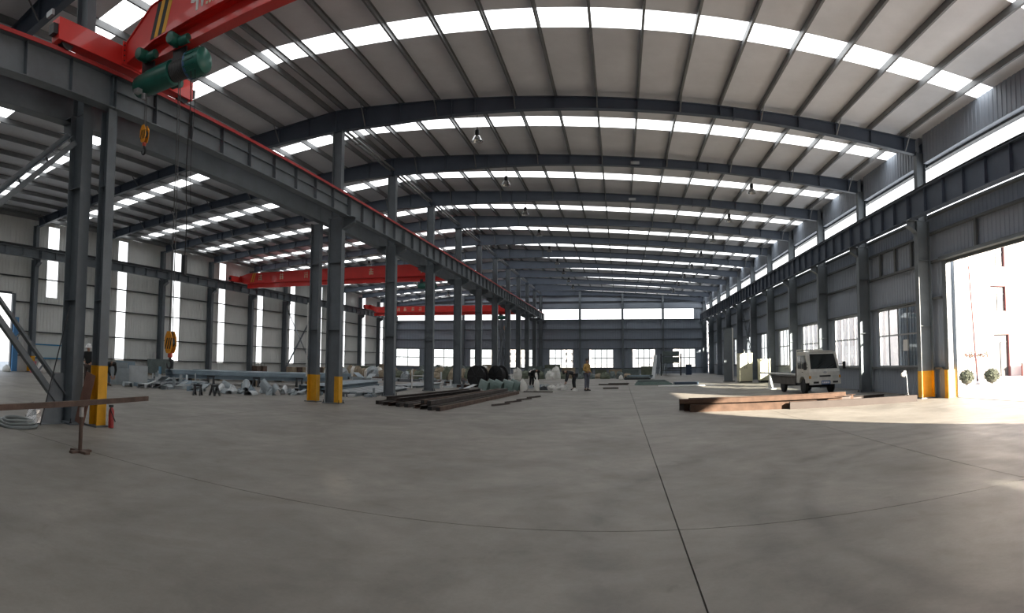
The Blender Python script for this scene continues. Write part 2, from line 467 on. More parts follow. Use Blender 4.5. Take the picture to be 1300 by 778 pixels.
# left wall ------------------------------------------------------
Z_LE = roof(X_LW) + .03
wall_left = thing('wall_left', 'grey ribbed sheet wall with tall translucent daylight strips', None, (X_LW,0,0), kind='structure')
DOOR_L = (11.5, 18.95, 0, 4.55)
fl = [Y_BACK, -9.6, -3.6, 2.4, YN, FR[0]] + FR[1:]
fl_b = list(zip(fl, fl[1:]))
for a, b in fl_b:
    st = None
    if a >= FR[0]:
        st = (a + 1.7, a + 2.6, .9, 8.95) if a > 21 else (a + 1.3, a + 2.2, 4.6, 8.95)
        if a > 55: st = (a + 1.7, a + 2.6, .45, 8.95)
    holes = [st] if st else []
    if a == YN: holes = [DOOR_L]
    for p in grid_fill(a, b, 0, Z_LE, holes): panel(M_PANELL, wall_left, 'wall_sheet', *p[:2], p[2], p[3], X_LW, -1)
    if st:
        for z0, z1 in ((st[2], 4.15), (4.15, 7.5), (7.5, st[3])):
            z0 = max(z0, st[2])
            if z1 <= z0: continue
            m = MB(); m.bx(X_LW-.03, X_LW, st[0], st[1], z0+.01, z1-.01); m.build('daylight_sheet', M_STRIP, wall_left)
    for z in (.95, 2.4, 4.15, 5.65, 7.55):
        q0, q1 = a, b
        if a == YN and z < 4.5: q0 = 19.0
        m = MB(); m.channel((X_LW+.09, q0+.02, z), (X_LW+.09, q1-.02, z), .16, .07); m.build('girt', M_GIRT, wall_left)

# end wall ------------------------------------------------------
wall_end = thing('wall_end', 'grey ribbed gable wall with a row of windows under a daylight band', None, (0,Y_END,0), kind='structure')
COL_E = [-28.0, -22.35, -16.7, X_MID, -5.55, .4, 6.05]
WIN_E = [(-32.9,-29.1,.75,3.07), (-27.05,-23.65,.75,3.07), (-21.4,-18.0,.75,3.07), (-15.6,-12.2,.75,3.07), (-9.9,-6.55,.75,3.07), (-4.3,-.9,.75,3.07), (1.75,4.95,.75,3.07), (7.4,10.6,.75,3.07)]
STRIP_E = (6.8, 8.07)
def panel_e(x0, x1, z0, z1):
    m = MB(); m.sheet((x0,Y_END,z0), (x1-x0,0,0), (0,0,z1-z0), (0,.022,0), .25, .09); m.build('wall_sheet', M_PANEL, wall_end, smooth='open')
eb = [X_LW] + COL_E + [X_RW]
for a, b in zip(eb, eb[1:]):
    hs = [h for h in WIN_E if a - .1 < h[0] and h[1] < b + .1]
    for p in grid_fill(a, b, 0, STRIP_E[0], hs): panel_e(*p)
    m = MB(); za, zb = roof(a)-.02, roof(b)-.02                       # the sloping gable piece
    m.add([(a,Y_END,STRIP_E[1]),(b,Y_END,STRIP_E[1]),(b,Y_END,zb),(a,Y_END,za),(a,Y_END+.03,STRIP_E[1]),(b,Y_END+.03,STRIP_E[1]),(b,Y_END+.03,zb),(a,Y_END+.03,za)],
          [(0,3,2,1),(4,5,6,7),(0,1,5,4),(1,2,6,5),(2,3,7,6),(3,0,4,7)])
    m.build('gable_sheet', M_PANEL, wall_end)
    xe = 10.45 if b == X_RW else b - .1
    m = MB(); m.bx(a+.1, xe, Y_END, Y_END+.03, *STRIP_E); m.build('daylight_sheet', M_STRIP, wall_end)
    if b == X_RW: panel_e(xe, b, *STRIP_E)
    for z in (.70, 3.12, 4.27, 5.53, 6.74, 8.12, 9.0):
        if z > min(za, zb) - .2: continue
        m = MB(); m.channel((a+.02, Y_END-.10, z), (b-.02, Y_END-.10, z), .16, .07); m.build('girt', M_GIRT, wall_end)
for x in COL_E:
    if x == X_MID: continue
    m = MB(); m.ibeam((x, Y_END-.36, 0), (x, Y_END-.36, top(x)-.05), .30, .36, up=(0,1,0)); m.build('wind_post', M_STEEL, wall_end)

# back wall behind the camera ------------------------------------
wall_back = thing('wall_back', 'plain grey sheet gable wall behind the viewpoint', None, (0,Y_BACK,0), kind='structure')
m = MB()
for a, b in ((X_LW, X_MID), (X_MID, X_RW)):
    m.add([(a,Y_BACK,0),(b,Y_BACK,0),(b,Y_BACK,roof(b)),(a,Y_BACK,roof(a)),(a,Y_BACK-.04,0),(b,Y_BACK-.04,0),(b,Y_BACK-.04,roof(b)),(a,Y_BACK-.04,roof(a))],
          [(0,3,2,1),(4,5,6,7),(0,1,5,4),(1,2,6,5),(2,3,7,6),(3,0,4,7)])
m.build('wall_sheet', M_PANEL, wall_back)

# windows ------------------------------------------------------
wn = 0
def window(axis, a, b, z0, z1, at, cols, transom, side, label, mw=.022):
    """framed window in the x or y direction: outer frame, transom, mullions and one pane per opening"""
    global wn; wn += 1
    loc = (at, (a+b)/2, z0) if axis == 'Y' else ((a+b)/2, at, z0)
    w = thing('window_%d' % wn, label, None, loc, kind='structure')
    def bxx(u0, u1, v0, v1, d0, d1):
        m = MB()
        if axis == 'Y': m.bx(at+min(d0*side,d1*side), at+max(d0*side,d1*side), u0, u1, v0, v1)
        else: m.bx(u0, u1, at+min(d0*side,d1*side), at+max(d0*side,d1*side), v0, v1)
        return m
    f = MB()
    for q in ((a, b, z0, z0+.06), (a, b, z1-.06, z1), (a, a+.06, z0+.06, z1-.06), (b-.06, b, z0+.06, z1-.06)):
        f.add(*((lambda k: (k.v, k.f))(bxx(*q, -.05, .05))))
    f.build('window_frame', M_ALU, w)
    bxx(a+.06, b-.06, transom-mw-.008, transom+mw+.008, -.03, .03).build('transom', M_ALU, w)
    us = [a+.06 + (b-a-.12)*i/cols for i in range(cols+1)]
    for u in us[1:-1]: bxx(u-mw, u+mw, z0+.06, z1-.06, -.028, .028).build('mullion', M_ALU, w)
    for u0, u1 in zip(us, us[1:]):
        for v0, v1 in ((z0+.06, transom-.03), (transom+.03, z1-.06)):
            bxx(u0+.02, u1-.02, v0, v1, -.004, .004).build('pane', M_GLASS, w)
    return w
for i, h in enumerate(WIN_R[:-1]):
    window('Y', *h, X_RW, 4, 2.42, 1, 'white framed window in the right wall, %s after the wide doorway' % ORD[i])
window('Y', *WIN_R[-1], X_RW, 4, 2.42, 1, 'white framed window in the right wall behind the viewpoint')
for i, h in enumerate(reversed(WIN_E)):
    window('X', *h, Y_END, 4 if h[0] > -12 else 2, 1.95, 1, 'bright framed window in the gable wall, %s from the truck side' % ORD[i], .045)

# doorways: posts and lintels of the two openings -----------------
M_BLUE = mat('blue_door_film', (.009,.042,.115), .4, var=.1)
d1 = thing('door_1', 'wide open doorway with grey posts, sunlight falling in', None, (X_RW, 19.3, 0), kind='structure')
for y, nm in ((19.53, 'far'), (5.78, 'near')):
    m = MB(); m.channel((X_RW+.06, y, -.03), (X_RW+.06, y, 4.93), .30, .22, .02, up=(1,0,0)); m.build('door_post', M_STEEL, d1)
m = MB(); m.bx(X_RW-.045, X_RW+.165, 19.405, 19.419, 1.0, 4.85); m.build('protective_film', M_BLUE, d1)
m = MB(); m.bx(X_RW-.10, X_RW+.24, 19.39, 19.66, -.03, 1.0); m.bx(X_RW-.12, X_RW+.26, 19.37, 19.68, -.03, .03); m.build('yellow_guard', M_YELLOW, d1)
m = MB(); m.channel((X_RW-.12, 5.9, 4.98), (X_RW-.12, 19.65, 4.98), .22, .12); m.build('lintel', M_STEEL, d1)
m = MB(); m.bx(X_RW-.02, X_RW+.06, 5.9, 19.41, 4.80, 4.93); m.build('roller_edge', M_GIRT, d1)
d2 = thing('door_2', 'open doorway in the far long wall with grey posts', None, (X_LW, 18.95, 0), kind='structure')
for y in (19.05, 11.4):
    m = MB(); m.channel((X_LW+.12, y, 0), (X_LW+.12, y, 4.6), .24, .2, .02, up=(1,0,0)); m.build('door_post', M_STEEL, d2)
m = MB(); m.channel((X_LW+.12, 11.5, 4.62), (X_LW+.12, 18.95, 4.62), .22, .12); m.build('lintel', M_STEEL, d2)
M_BLUEF = mat('blue_steel_paint', (.06,.20,.40), .45)
m = MB(); m.bx(X_LW+.24, X_LW+.38, 19.0, 19.4, .0, 3.2); m.build('blue_leaf_edge', M_BLUEF, d2)

# ------------------------------------------------------------------ steel columns
def column(name, label, x, y, dl, zc, ztop, du, corb, guard=False, bolts=True, fl=.30, group=None, half=False):
    """built-up H column: wide lower shaft to the crane beam, slimmer upper shaft to the rafter"""
    t = thing(name, label, 'column', (x, y, 0), group)
    m = MB(); m.ibeam((x,y,.03), (x,y,zc), fl, dl, .022, .016, up=(1,0,0)); m.build('shaft', M_STEEL, t)
    if ztop > zc + .2:
        m = MB(); m.ibeam((x,y,zc+.02), (x,y,ztop), fl*.85, du, .02, .014, up=(1,0,0)); m.build('upper_shaft', M_STEEL, t)
    b = MB(); b.bx(x-dl/2-.08, x+dl/2+.08, y-fl/2-.08, y+fl/2+.08, 0, .03); bp = b.build('base_plate', M_STEEL, t)
    if bolts:
        for sx in (-1, 1):
            for sy in (-1, 1):
                m = MB(); m.lathe([(.028,.03),(.028,.06),(.014,.06),(.014,.13)], (x+sx*(dl/2+.04), y+sy*(fl/2+.035), 0), 6); m.build('anchor_bolt', M_DARK, bp)
    for s, reach in corb:
        x0 = x + s*dl/2; x1 = x + s*(dl/2+reach)
        m = MB()
        m.prism([(x0,zc-.42),(x1,zc-.2),(x1,zc),(x0,zc)] if s > 0 else [(x0,zc),(x1,zc),(x1,zc-.2),(x0,zc-.42)], 'Y', y-.012, y+.012)
        m.bx(min(x0,x1), max(x0,x1), y-fl/2, y+fl/2, zc-.02, zc)
        m.add(*(lambda k: (k.v, k.f))(MB().sweep([(-fl/2,-.01),(fl/2,-.01),(fl/2,.01),(-fl/2,.01)], (x0,y,zc-.43), (x1,y,zc-.21))))
        m.build('crane_corbel', M_STEEL, t)
    if guard:
        m = MB()
        if half: m.bx(x+dl*.06, x+dl/2-.02, y-.02, y+.02, .032, guard); m.bx(x+dl/2-.034, x+dl/2+.008, y-fl/2-.008, y+fl/2+.008, .032, guard)
        else: m.ibeam((x,y,.032), (x,y,guard), fl+.012, dl+.012, .03, .026, up=(1,0,0))
        m.build('yellow_guard_paint', M_YELLOW, t, label='yellow painted foot')
    for z in (2.6, 5.0):
        m = MB()
        m.bx(x-dl/2+.03, x+dl/2-.03, y-fl/2+.02, y-.01, z, z+.012); m.bx(x-dl/2+.03, x+dl/2-.03, y+.01, y+fl/2-.02, z, z+.012)
        m.build('stiffener', M_STEEL, t)
    return t
ZC_L, ZC_R, ZC_W = 6.62, 6.44, 6.72
NR = len(FR)
# middle row
column('steel_column', 'grey steel column carrying the far end of the diagonal brace', X_MID-.15, 2.4, .55, ZC_L, top(X_MID)-.74, .42, [(1,.55),(-1,.5)])
column('steel_column', 'near grey steel column with the diagonal braces bolted to it', X_MID-.17, YN-.3, .52, ZC_L, top(X_MID)-.74, .44, [(-1,.5)])
column('crane_post', 'slim steel post with yellow foot beside the braced column', -10.62, YN+.03, .28, ZC_L, 0, .3, [], guard=1.25, fl=.26, bolts=False)
for k, y in enumerate(FR):
    if k == 0: lab = 'grey steel column with a yellow foot, paired with a slim yellow-footed post'
    elif k == NR-1: lab = 'grey steel column of the middle row standing at the gable wall'
    else: lab = 'grey steel column of the middle row, %s after the yellow-footed pair' % ORD[k-1]
    column('steel_column', lab, X_MID+(.1 if k == 0 else 0), y, .62 if k == 0 else .52, ZC_L, top(X_MID)-.74, .42, [(1,.52)] if k == 0 else [(1,.52),(-1,.52)], guard=.95 if k == 0 else False, half=True)
cp2 = column('crane_post', 'slim steel post with yellow foot and a white conduit under the runway', -12.02, FR[0]+.15, .42, ZC_L-.1, 0, .3, [], guard=.98, fl=.28, bolts=False)
m = MB(); m.tube([(-12.30, FR[0]+.05, .9), (-12.30, FR[0]+.05, 3.6)], .03, 8); m.build('conduit', M_WHITE, cp2, smooth=True)
# right wall row
for k, y in enumerate(FR):
    lab = 'grey steel wall column with a yellow foot beside the wide doorway' if k == 0 else ('grey steel wall column in the corner by the gable wall' if k == NR-1 else 'grey steel wall column between windows, %s after the yellow-footed doorway column' % ORD[k-1])
    column('wall_column', lab, 11.93, y, .58, ZC_R, top(11.98)-.45, .42, [(-1,.40)], guard=.98 if k == 0 else False, fl=.32, bolts=k < 4)
# left wall row
for k, y in enumerate(FR):
    lab = 'dark steel column of the daylight strip wall beside its open doorway' if k == 0 else ('dark steel column in the corner of strip wall and gable wall' if k == NR-1 else 'dark steel column of the daylight strip wall, %s after its doorway' % ORD[k-1])
    column('wall_column', lab, X_LW+.48, y, .5, ZC_W, top(X_LW+.4)-.35, .4, [(1,.4)], fl=.3, bolts=False, guard=.95 if k == 0 else False)

# ------------------------------------------------------------------ rafters
def depth(x):
    pts = [(-33.3,.50),(-27,.40),(-20,.42),(-14,.60),(X_MID,.76),(-8,.66),(-5,.46),(0,.37),(5,.35),(8.5,.45),(12.0,.57)]
    for (a, da), (b, db) in zip(pts, pts[1:]):
        if a <= x <= b: return da + (db-da)*(x-a)/(b-a)
    return pts[0][1] if x < pts[0][0] else pts[-1][1]
def half_rafter(x0, x1, y, n=9):
    m = MB(); xs = [x0 + (x1-x0)*i/n for i in range(n+1)]
    W, t, f = .115, .007, .016
    prof = []
    for x in xs:
        zt = top(x); zb = zt - depth(x)
        prof.append([(x,y-W,zb),(x,y+W,zb),(x,y+W,zb+f),(x,y+t,zb+f),(x,y+t,zt-f),(x,y+W,zt-f),(x,y+W,zt),(x,y-W,zt),(x,y-W,zt-f),(x,y-t,zt-f),(x,y-t,zb+f),(x,y-W,zb+f)])
    k = 12; vs = [p for q in prof for p in q]
    fs = [(i*k+j, i*k+(j+1)%k, (i+1)*k+(j+1)%k, (i+1)*k+j) for i in range(n) for j in range(k)] + [tuple(range(k)), tuple(range(n*k, (n+1)*k))]
    return m.add(vs, fs)
def purlins_on(x0, x1): return [x for x in PUR_R + PUR_L if x0 < x < x1]
for k, y in enumerate(ALLF):
    if k == 0: lab = 'dark roof rafter over the near red crane'
    elif y == FR[-1]: lab = 'dark roof rafter lying against the gable wall'
    else: lab = 'dark tapered roof rafter, %s after the wide bay' % ORD[k-1]
    t = thing('roof_rafter', lab, 'rafter', (X_MID, y, top(X_MID)))
    half_rafter(X_MID, 11.75, y).build('rafter_half', M_RAFTER, t)
    half_rafter(X_LW+.75, X_MID, y).build('rafter_half', M_RAFTER, t)
    for x in ((X_MID-.012), -6.2, 4.2, -17.0, -27.0):
        zt = top(x); zb = zt - depth(x)
        m = MB(); m.bx(x-.014, x+.014, y-.12, y+.12, zb-.05, zt-.005); m.build('splice_plate', M_RAFTER, t)
    if k < 7:
        for i, x in enumerate(purlins_on(X_LW+1.5, 11.5)):
            zt = top(x); zb = zt - depth(x)
            m = MB(); m.bx(x-.005, x+.005, y-.105, y-.01, zb+.02, zt-.02); m.build('web_stiffener', M_RAFTER, t)
            if i % 2 == 0:
                s = MB().bar((x+.03, y-.10, zb+.02), (x+.03, y-.62, zt+.06), .035, .035); s.build('fly_brace', M_PURLIN, t)
# ridge tie beams between the column heads, and thin roof bracing rods
for k in range(NR-1):
    y0, y1 = FR[k], FR[k+1]
    lab = 'twin-tube steel tie along the ridge, %s bay after the wide bay' % ORD[k]
    t = thing('ridge_tie', lab, 'tie beam', (X_MID, y0, 9.9))
    for dx in (-.11, .11):
        m = MB(); m.tube([(X_MID+dx, y0+.13, 10.02), (X_MID+dx, y1-.13, 10.02)], .05, 8); m.build('tie_tube', M_PURLIN, t, smooth=True)
    for yy in (y0+2, y0+4):
        m = MB(); m.bx(X_MID-.16, X_MID+.16, yy-.04, yy+.04, 9.955, 9.97); m.build('batten_plate', M_PURLIN, t)

# ------------------------------------------------------------------ crane runways
def runway(label, x, z0, z1, ys, stiff_side, w=.30, rail=M_REDRAIL, deep=None, mat_=M_STEEL):
    t = thing('crane_runway', label, 'crane beam', (x, ys[0], z0))
    for i, (a, b) in enumerate(zip(ys, ys[1:])):
        m = MB(); m.ibeam((x, a+.008, (z0+z1)/2), (x, b-.008, (z0+z1)/2), w, z1-z0, .022, .012); sg = m.build('beam_segment', mat_, t)
        n = max(2, int((b-a)/1.2)); 
        for j in range(n+1):
            yy = a + .05 + (b-a-.1)*j/n
            q = MB()
            q.bx(x+.006, x+w/2-.02, yy-.005, yy+.005, z0+.022, z1-.022) if stiff_side > 0 else q.bx(x-w/2+.02, x-.006, yy-.005, yy+.005, z0+.022, z1-.022)
            q.build('web_stiffener', mat_, sg)
    if rail:
        m = MB(); m.sweep([(-.06,0),(.06,0),(.06,.02),(.02,.035),(.02,.09),(.035,.1),(.035,.13),(-.035,.13),(-.035,.1),(-.02,.09),(-.02,.035),(-.06,.02)], (x, ys[0], z1), (x, ys[-1], z1))
        m.build('crane_rail', rail, t)
    return t
rw = runway('dark crane runway beam with a red rail along the middle columns', -10.53, ZC_L, 7.34, [-15.0, -9.6, -3.6, 2.4, YN] + FR[:10] + [79.0], 1)
m = MB(); m.bx(-10.36, -10.33, 2.4, 79.0, 7.30, 7.345); m.build('red_conductor_strip', M_REDRAIL, rw)
m = MB(); m.angle((-10.515, YN, 7.02), (-10.515, FR[0], 7.02), .07, .008); m.build('side_angle', M_STEEL, rw)
runway('dark crane runway beam on the far side of the middle columns', -11.80, ZC_L-.08, 7.25, [-15.0, -9.6, -3.6, 2.4, YN] + FR[:10] + [79.0], -1)
rr = runway('dark crane runway beam along the windowed wall', 11.40, ZC_R, 7.34, [-15.0, -9.6, -3.6, 2.4, YN] + FR[:10] + [80.0], -1, mat_=M_RAFTER, rail=M_DARK)
runway('dark crane runway beam along the daylight strip wall', -32.55, ZC_W, 7.25, [-15.0, -9.6, -3.6, 2.4, YN] + FR[:10] + [80.0], 1, rail=M_DARK)

# ------------------------------------------------------------------ bracing
def brace(label, a, b, w=.16, lattice=True):
    """diagonal of two angles joined by battens"""
    a, b = Vector(a), Vector(b); d = (b-a).normalized(); t = thing('diagonal_brace', label, 'brace', tuple(a))
    n = Vector((1,0,0)); s = d.cross(n).normalized()*w
    for q in (-1, 1):
        m = MB(); m.sweep([(-.06,-.075),(.06,-.075),(.06,-.06),(-.045,-.06),(-.045,.075),(-.06,.075)] if q > 0 else [(-.06,-.075),(-.045,-.075),(-.045,.06),(.06,.06),(.06,.075),(-.06,.075)], a + s*q, b + s*q, up=(1,0,0))
        m.build('brace_angle', M_STEEL, t)
    L = (b-a).length; k = max(2, int(L/.85))
    for i in range(1, k):
        p = a + d*(L*i/k)
        m = MB(); m.bar(p - s*.78, p + s*.78, .012, .07, up=(1,0,0)); m.build('batten', M_STEEL, t)
    return t
xb = X_MID - .17
brace('lower diagonal brace of paired angles rising from the near column foot', (xb, 7.86, .52), (xb, 2.72, 5.55), .15)
brace('upper diagonal brace of paired angles falling from the near column head', (xb, 7.84, 6.05), (xb, 5.0, 3.72), .10)
brace('upper diagonal brace continuing below the crossing towards the next column', (xb, 4.62, 3.42), (xb, 2.72, 1.9), .10)
t = thing('gusset_plate', 'steel gusset at the foot of the near column', 'plate', (xb, 7.7, 0))
m = MB(); m.prism([(7.25,0),(7.86,0),(7.86,1.05),(7.62,1.05)], 'X', xb-.012, xb+.012); m.build('plate', M_STEEL, t)
m = MB(); m.bx(xb-.13, xb+.13, 7.2, 7.86, 0, .02); m.build('foot', M_STEEL, t)
def xbrace(where, x, y0, y1, z0, z1):
    for nm, za, zb in (('rising towards the gable', z0, z1), ('falling towards the gable', z1, z0)):
        dx = .06 if za < zb else -.06
        t = thing('cross_brace', 'dark steel cross brace %s, %s' % (where, nm), 'brace', (x+dx, y0, min(za, zb)))
        for q in (-.05, .05):
            m = MB(); m.angle((x+dx+q, y0, za), (x+dx+q, y1, zb), .06, .008); m.build('brace_angle', M_STEEL, t)
        for i in range(1, 6):
            f = i/6; p = Vector((x+dx, y0+(y1-y0)*f, za+(zb-za)*f))
            m = MB(); m.box(p, (.16, .05, .05)); m.build('batten', M_STEEL, t)
xbrace('on the daylight strip wall', X_LW+.55, FR[5]+.16, FR[6]-.16, .5, 6.2)
xbrace('in the middle column row', X_MID, FR[5]+.16, FR[6]-.16, .4, 6.1)
xbrace('on the windowed wall', 12.05, FR[5]+.17, FR[6]-.17, .4, 6.0)

# ------------------------------------------------------------------ overhead cranes
def glyph(m, x, y, z, s, seed):
    """a small painted sign made of strokes, in the plane y"""
    r = random.Random(seed)
    for i in range(3):
        zz = z + s*(.15 + .33*i); m.bx(x-s*.42, x+s*.42, y-.004, y+.002, zz-s*.045, zz+s*.045)
    for i in range(2):
        xx = x + s*r.uniform(-.3, .3); m.bx(xx-s*.045, xx+s*.045, y-.005, y+.002, z, z+s)
    m.bx(x-s*.35, x-s*.25, y-.005, y+.002, z-s*.05, z+s*.4); m.bx(x+s*.25, x+s*.35, y-.005, y+.002, z-s*.05, z+s*.4)
M_SIGN = mat('cream_lettering', (.72,.60,.42), .5)
M_STRIPE = mat('yellow_stripe_paint', (.80,.42,.02), .45)
M_STRIPEB = mat('black_stripe_paint', (.015,.015,.015), .5)
def crane(label, xl, xr, y, zrail, clen, zb, zt, hw, taper=1.0, skew=0.0, bolts=True):
    yb = y
    ys = lambda x: yb + skew*(x-xl)/(xr-xl)               # a crane that has run a little ahead on one rail
    t = thing('overhead_crane', label, 'crane', ((xl+xr)/2, y, zb))
    g = MB(); ze = zrail + .08
    out = [(xl+.18, ze+.10), (xl+taper+.2, zb), (xr-taper-.2, zb), (xr-.18, ze+.10), (xr-.18, ze+.52), (xr-taper-.1, zt), (xl+taper+.1, zt), (xl+.18, ze+.52)]
    g.prism(out, 'Y', y-hw, y+hw); g.v = [Vector((p.x, p.y + ys(p.x) - y, p.z)) for p in g.v]; gd = g.build('girder', M_RED, t)
    m = MB()
    for (x0, z0), (x1, z1) in zip(out[4:], out[5:]): m.sweep([(-hw-.03,-.012),(hw+.03,-.012),(hw+.03,.012),(-hw-.03,.012)], (x0,ys(x0),z0+.012), (x1,ys(x1),z1+.012))
    m.build('girder_top_flange', M_RED, gd)
    m = MB(); zt_i = zb - .36; m.ibeam((xl+.75, ys(xl+.75), zb-.18), (xr-.75, ys(xr-.75), zb-.18), .26, .36, .02, .014); m.build('hoist_track', M_RED, t)
    y0_ = y
    for x in (xl, xr):
        y = ys(x) if x == xl else y0_ + skew
        m = MB(); m.bx(x-.14, x+.14, y-clen/2, y+clen/2, ze+.02, ze+.46); ca = m.build('end_carriage', M_RED, t)
        for s in (-1, 1):
            yy = y + s*(clen/2-.28)
            m = MB(); m.lathe([(.03,-.08),(.17,-.08),(.17,-.05),(.145,-.05),(.145,.05),(.17,.05),(.17,.08),(.03,.08)], (x, yy, zrail+.145), 14, 'X'); m.build('crane_wheel', M_DARK, ca, smooth=True)
            m = MB(); m.bx(x-.10, x+.10, y+s*clen/2-.002*s, y+s*(clen/2+.12), ze+.12, ze+.32) if s > 0 else m.bx(x-.10, x+.10, y-clen/2-.12, y-clen/2+.002, ze+.12, ze+.32); m.build('buffer', M_DARK, ca)
        sgn = 1 if x == xl else -1
        m = MB(); m.bx(min(x+.14*sgn, x+.17*sgn), max(x+.14*sgn, x+.17*sgn), y-hw-.12, y+hw+.12, ze+.06, ze+.56); cp = m.build('connection_plate', M_RED, t)
        if bolts:
            for i in range(4):
                for s in (-1, 1): MB().lathe([(.018,-.006),(.018,.022)], (x+sgn*.165, y+s*(hw+.08), ze+.14+.11*i), 6, 'X').build('bolt', M_DARK, cp)
    return t
ZR = 7.34 + .13
nc = crane('near red overhead crane with black and yellow stripes and a white emblem', -10.53, 11.40, 8.9, ZR, 4.3, 7.80, 8.52, .22, skew=-1.5)
m = MB()
yq = 8.9-.22-.004
def skewed(m): m.v = [Vector((p.x, p.y - 1.5*(p.x+10.53)/21.93, p.z)) for p in m.v]; return m
for i, mt in enumerate((M_STRIPEB, M_STRIPE, M_STRIPEB, M_STRIPE)):
    x = -9.34 + .13*i
    m = MB(); m.prism([(x-.13,7.83),(x-.005,7.83),(x+.245,8.50),(x+.12,8.50)], 'Y', yq-.003, yq+.006); skewed(m).build('warning_stripe', mt, nc)
m = MB()
m.prism([(-8.15,8.09),(-8.10,8.29),(-8.02,8.37),(-7.84,8.39),(-7.74,8.33),(-7.66,8.34),(-7.64,8.23),(-7.73,8.20),(-7.76,8.05),(-7.78,7.91),(-7.83,7.91),(-7.85,8.07),(-7.91,8.08),(-7.93,7.89),(-7.99,7.89),(-7.99,8.08),(-8.06,8.06)], 'Y', yq-.003, yq+.006)
skewed(m).build('white_emblem', mat('white_sign_paint', (.78,.76,.74), .5), nc)
for i in range(7): skewed(MB().bx(-7.7+.09*i, -7.64+.09*i, yq-.003, yq+.006, 7.90, 7.95)).build('letter', M_SIGN, nc)
# festoon cable box near the end of the carriage
m = MB(); m.bx(-10.62, -10.40, 6.55, 6.62, 7.99, 8.10); m.build('limit_switch', M_RIM, nc)
m = MB(); m.lathe([(.06,-.12),(.10,-.12),(.10,.10),(.06,.10)], (-10.25, 10.25, ZR+.22), 12, 'X'); m.lathe([(.03,.08),(.13,.08),(.13,.16),(.03,.16)], (-10.25, 10.25, ZR+.22), 12, 'X'); m.build('travel_motor', M_GREEN, nc, smooth=True)
c1 = crane('red overhead crane with cream lettering spanning behind the paired columns', -32.55, -11.80, 42.0, 7.38, 3.2, 7.36, 8.16, .26, bolts=False)
for i, x in enumerate((-30.2, -27.9, -25.4, -19.3, -14.9)):
    m = MB(); glyph(m, x, 42.0-.264, 7.58, .46, i); m.build('painted_sign', M_SIGN, c1)
for i in range(2):
    x = -31.25 + .22*i
    m = MB(); m.prism([(x,7.46),(x+.09,7.46),(x+.34,8.20),(x+.25,8.20)], 'Y', 42.0-.27, 42.0-.258); m.build('warning_stripe', M_STRIPE, c1)
c2 = crane('red overhead crane farthest off, in front of the gable daylight band', -32.55, -11.80, 70.0, 7.38, 3.2, 7.05, 7.72, .26, bolts=False)
for i, x in enumerate((-28.2, -27.3, -26.2, -25.2)):
    m = MB(); glyph(m, x, 70.0-.264, 7.2, .42, 20+i); m.build('painted_sign', M_SIGN, c2)

def hook_block(name, label, x, y, zh, s, rope_to, spread=.06, group=None):
    """crane hook: striped cheek plates on a sheave, swivel and curved hook, hung on wire ropes"""
    t = thing(name, label, 'crane hook', (x, y, zh))
    z = zh + .30*s
    ch = MB()
    prof = [(-.10,.0),(-.06,-.06),(.06,-.06),(.10,.0),(.15,.14),(.14,.34),(.06,.50),(-.06,.50),(-.14,.34),(-.15,.14)]
    for d in (-.10, .07):
        ch.prism([(x+a*s, z+b*s) for a, b in prof], 'Y', y+d*s, y+(d+.03)*s)
    hb = ch.build('cheek_plate', M_ORANGE, t)
    m = MB()
    for i in range(3): m.prism([(x+(-.13+.09*i)*s, z+(.05)*s),(x+(-.09+.09*i)*s, z+.05*s),(x+(-.01+.08*i)*s, z+.33*s),(x+(-.05+.08*i)*s, z+.33*s)], 'Y', y-.104*s, y-.099*s)
    m.build('black_stripe', M_STRIPEB, hb)
    m = MB(); m.lathe([(.02,-.06),(.125,-.06),(.105,-.02),(.105,.02),(.125,.06),(.02,.06)], (x, y, z+.22*s), 16, 'Y'); 
    m.v = [Vector((p.x, y + (p.y-y)*s, p.z)) if False else Vector((x+(p.x-x)*s, y+(p.y-y)*s, z+.22*s+(p.z-z-.22*s)*s)) for p in m.v]; m.build('sheave', M_DARK, t, smooth=True)
    m = MB(); m.lathe([(.05*s,.0),(.07*s,.02*s),(.07*s,.10*s),(.05*s,.12*s)], (x, y, z-.17*s), 10); m.build('swivel', mat('red_hook_paint', (.55,.06,.03), .45), t, smooth=True)
    pts, rs = [], []
    cz = z - .27*s
    pts.append((x, y, z-.12*s)); rs.append(.035*s)
    pts.append((x, y, cz+.06*s)); rs.append(.04*s)
    for i in range(11):
        a = R(75 - 26*i); pts.append((x + .0 + .10*s*math.cos(a) - .02*s, y, cz - .06*s + .11*s*math.sin(a))); rs.append((.048 - .0026*i)*s)
    m = MB(); m.tube(pts, rs, 8); m.build('hook', M_DARK, t, smooth=True)
    for q in (-1, 1):
        m = MB(); m.tube([(x+q*spread*s, y, z+.25*s), (rope_to[0]+q*spread*s*.6, rope_to[1], rope_to[2])], .011, 6); m.build('wire_rope', M_ROPE, t)
    return t
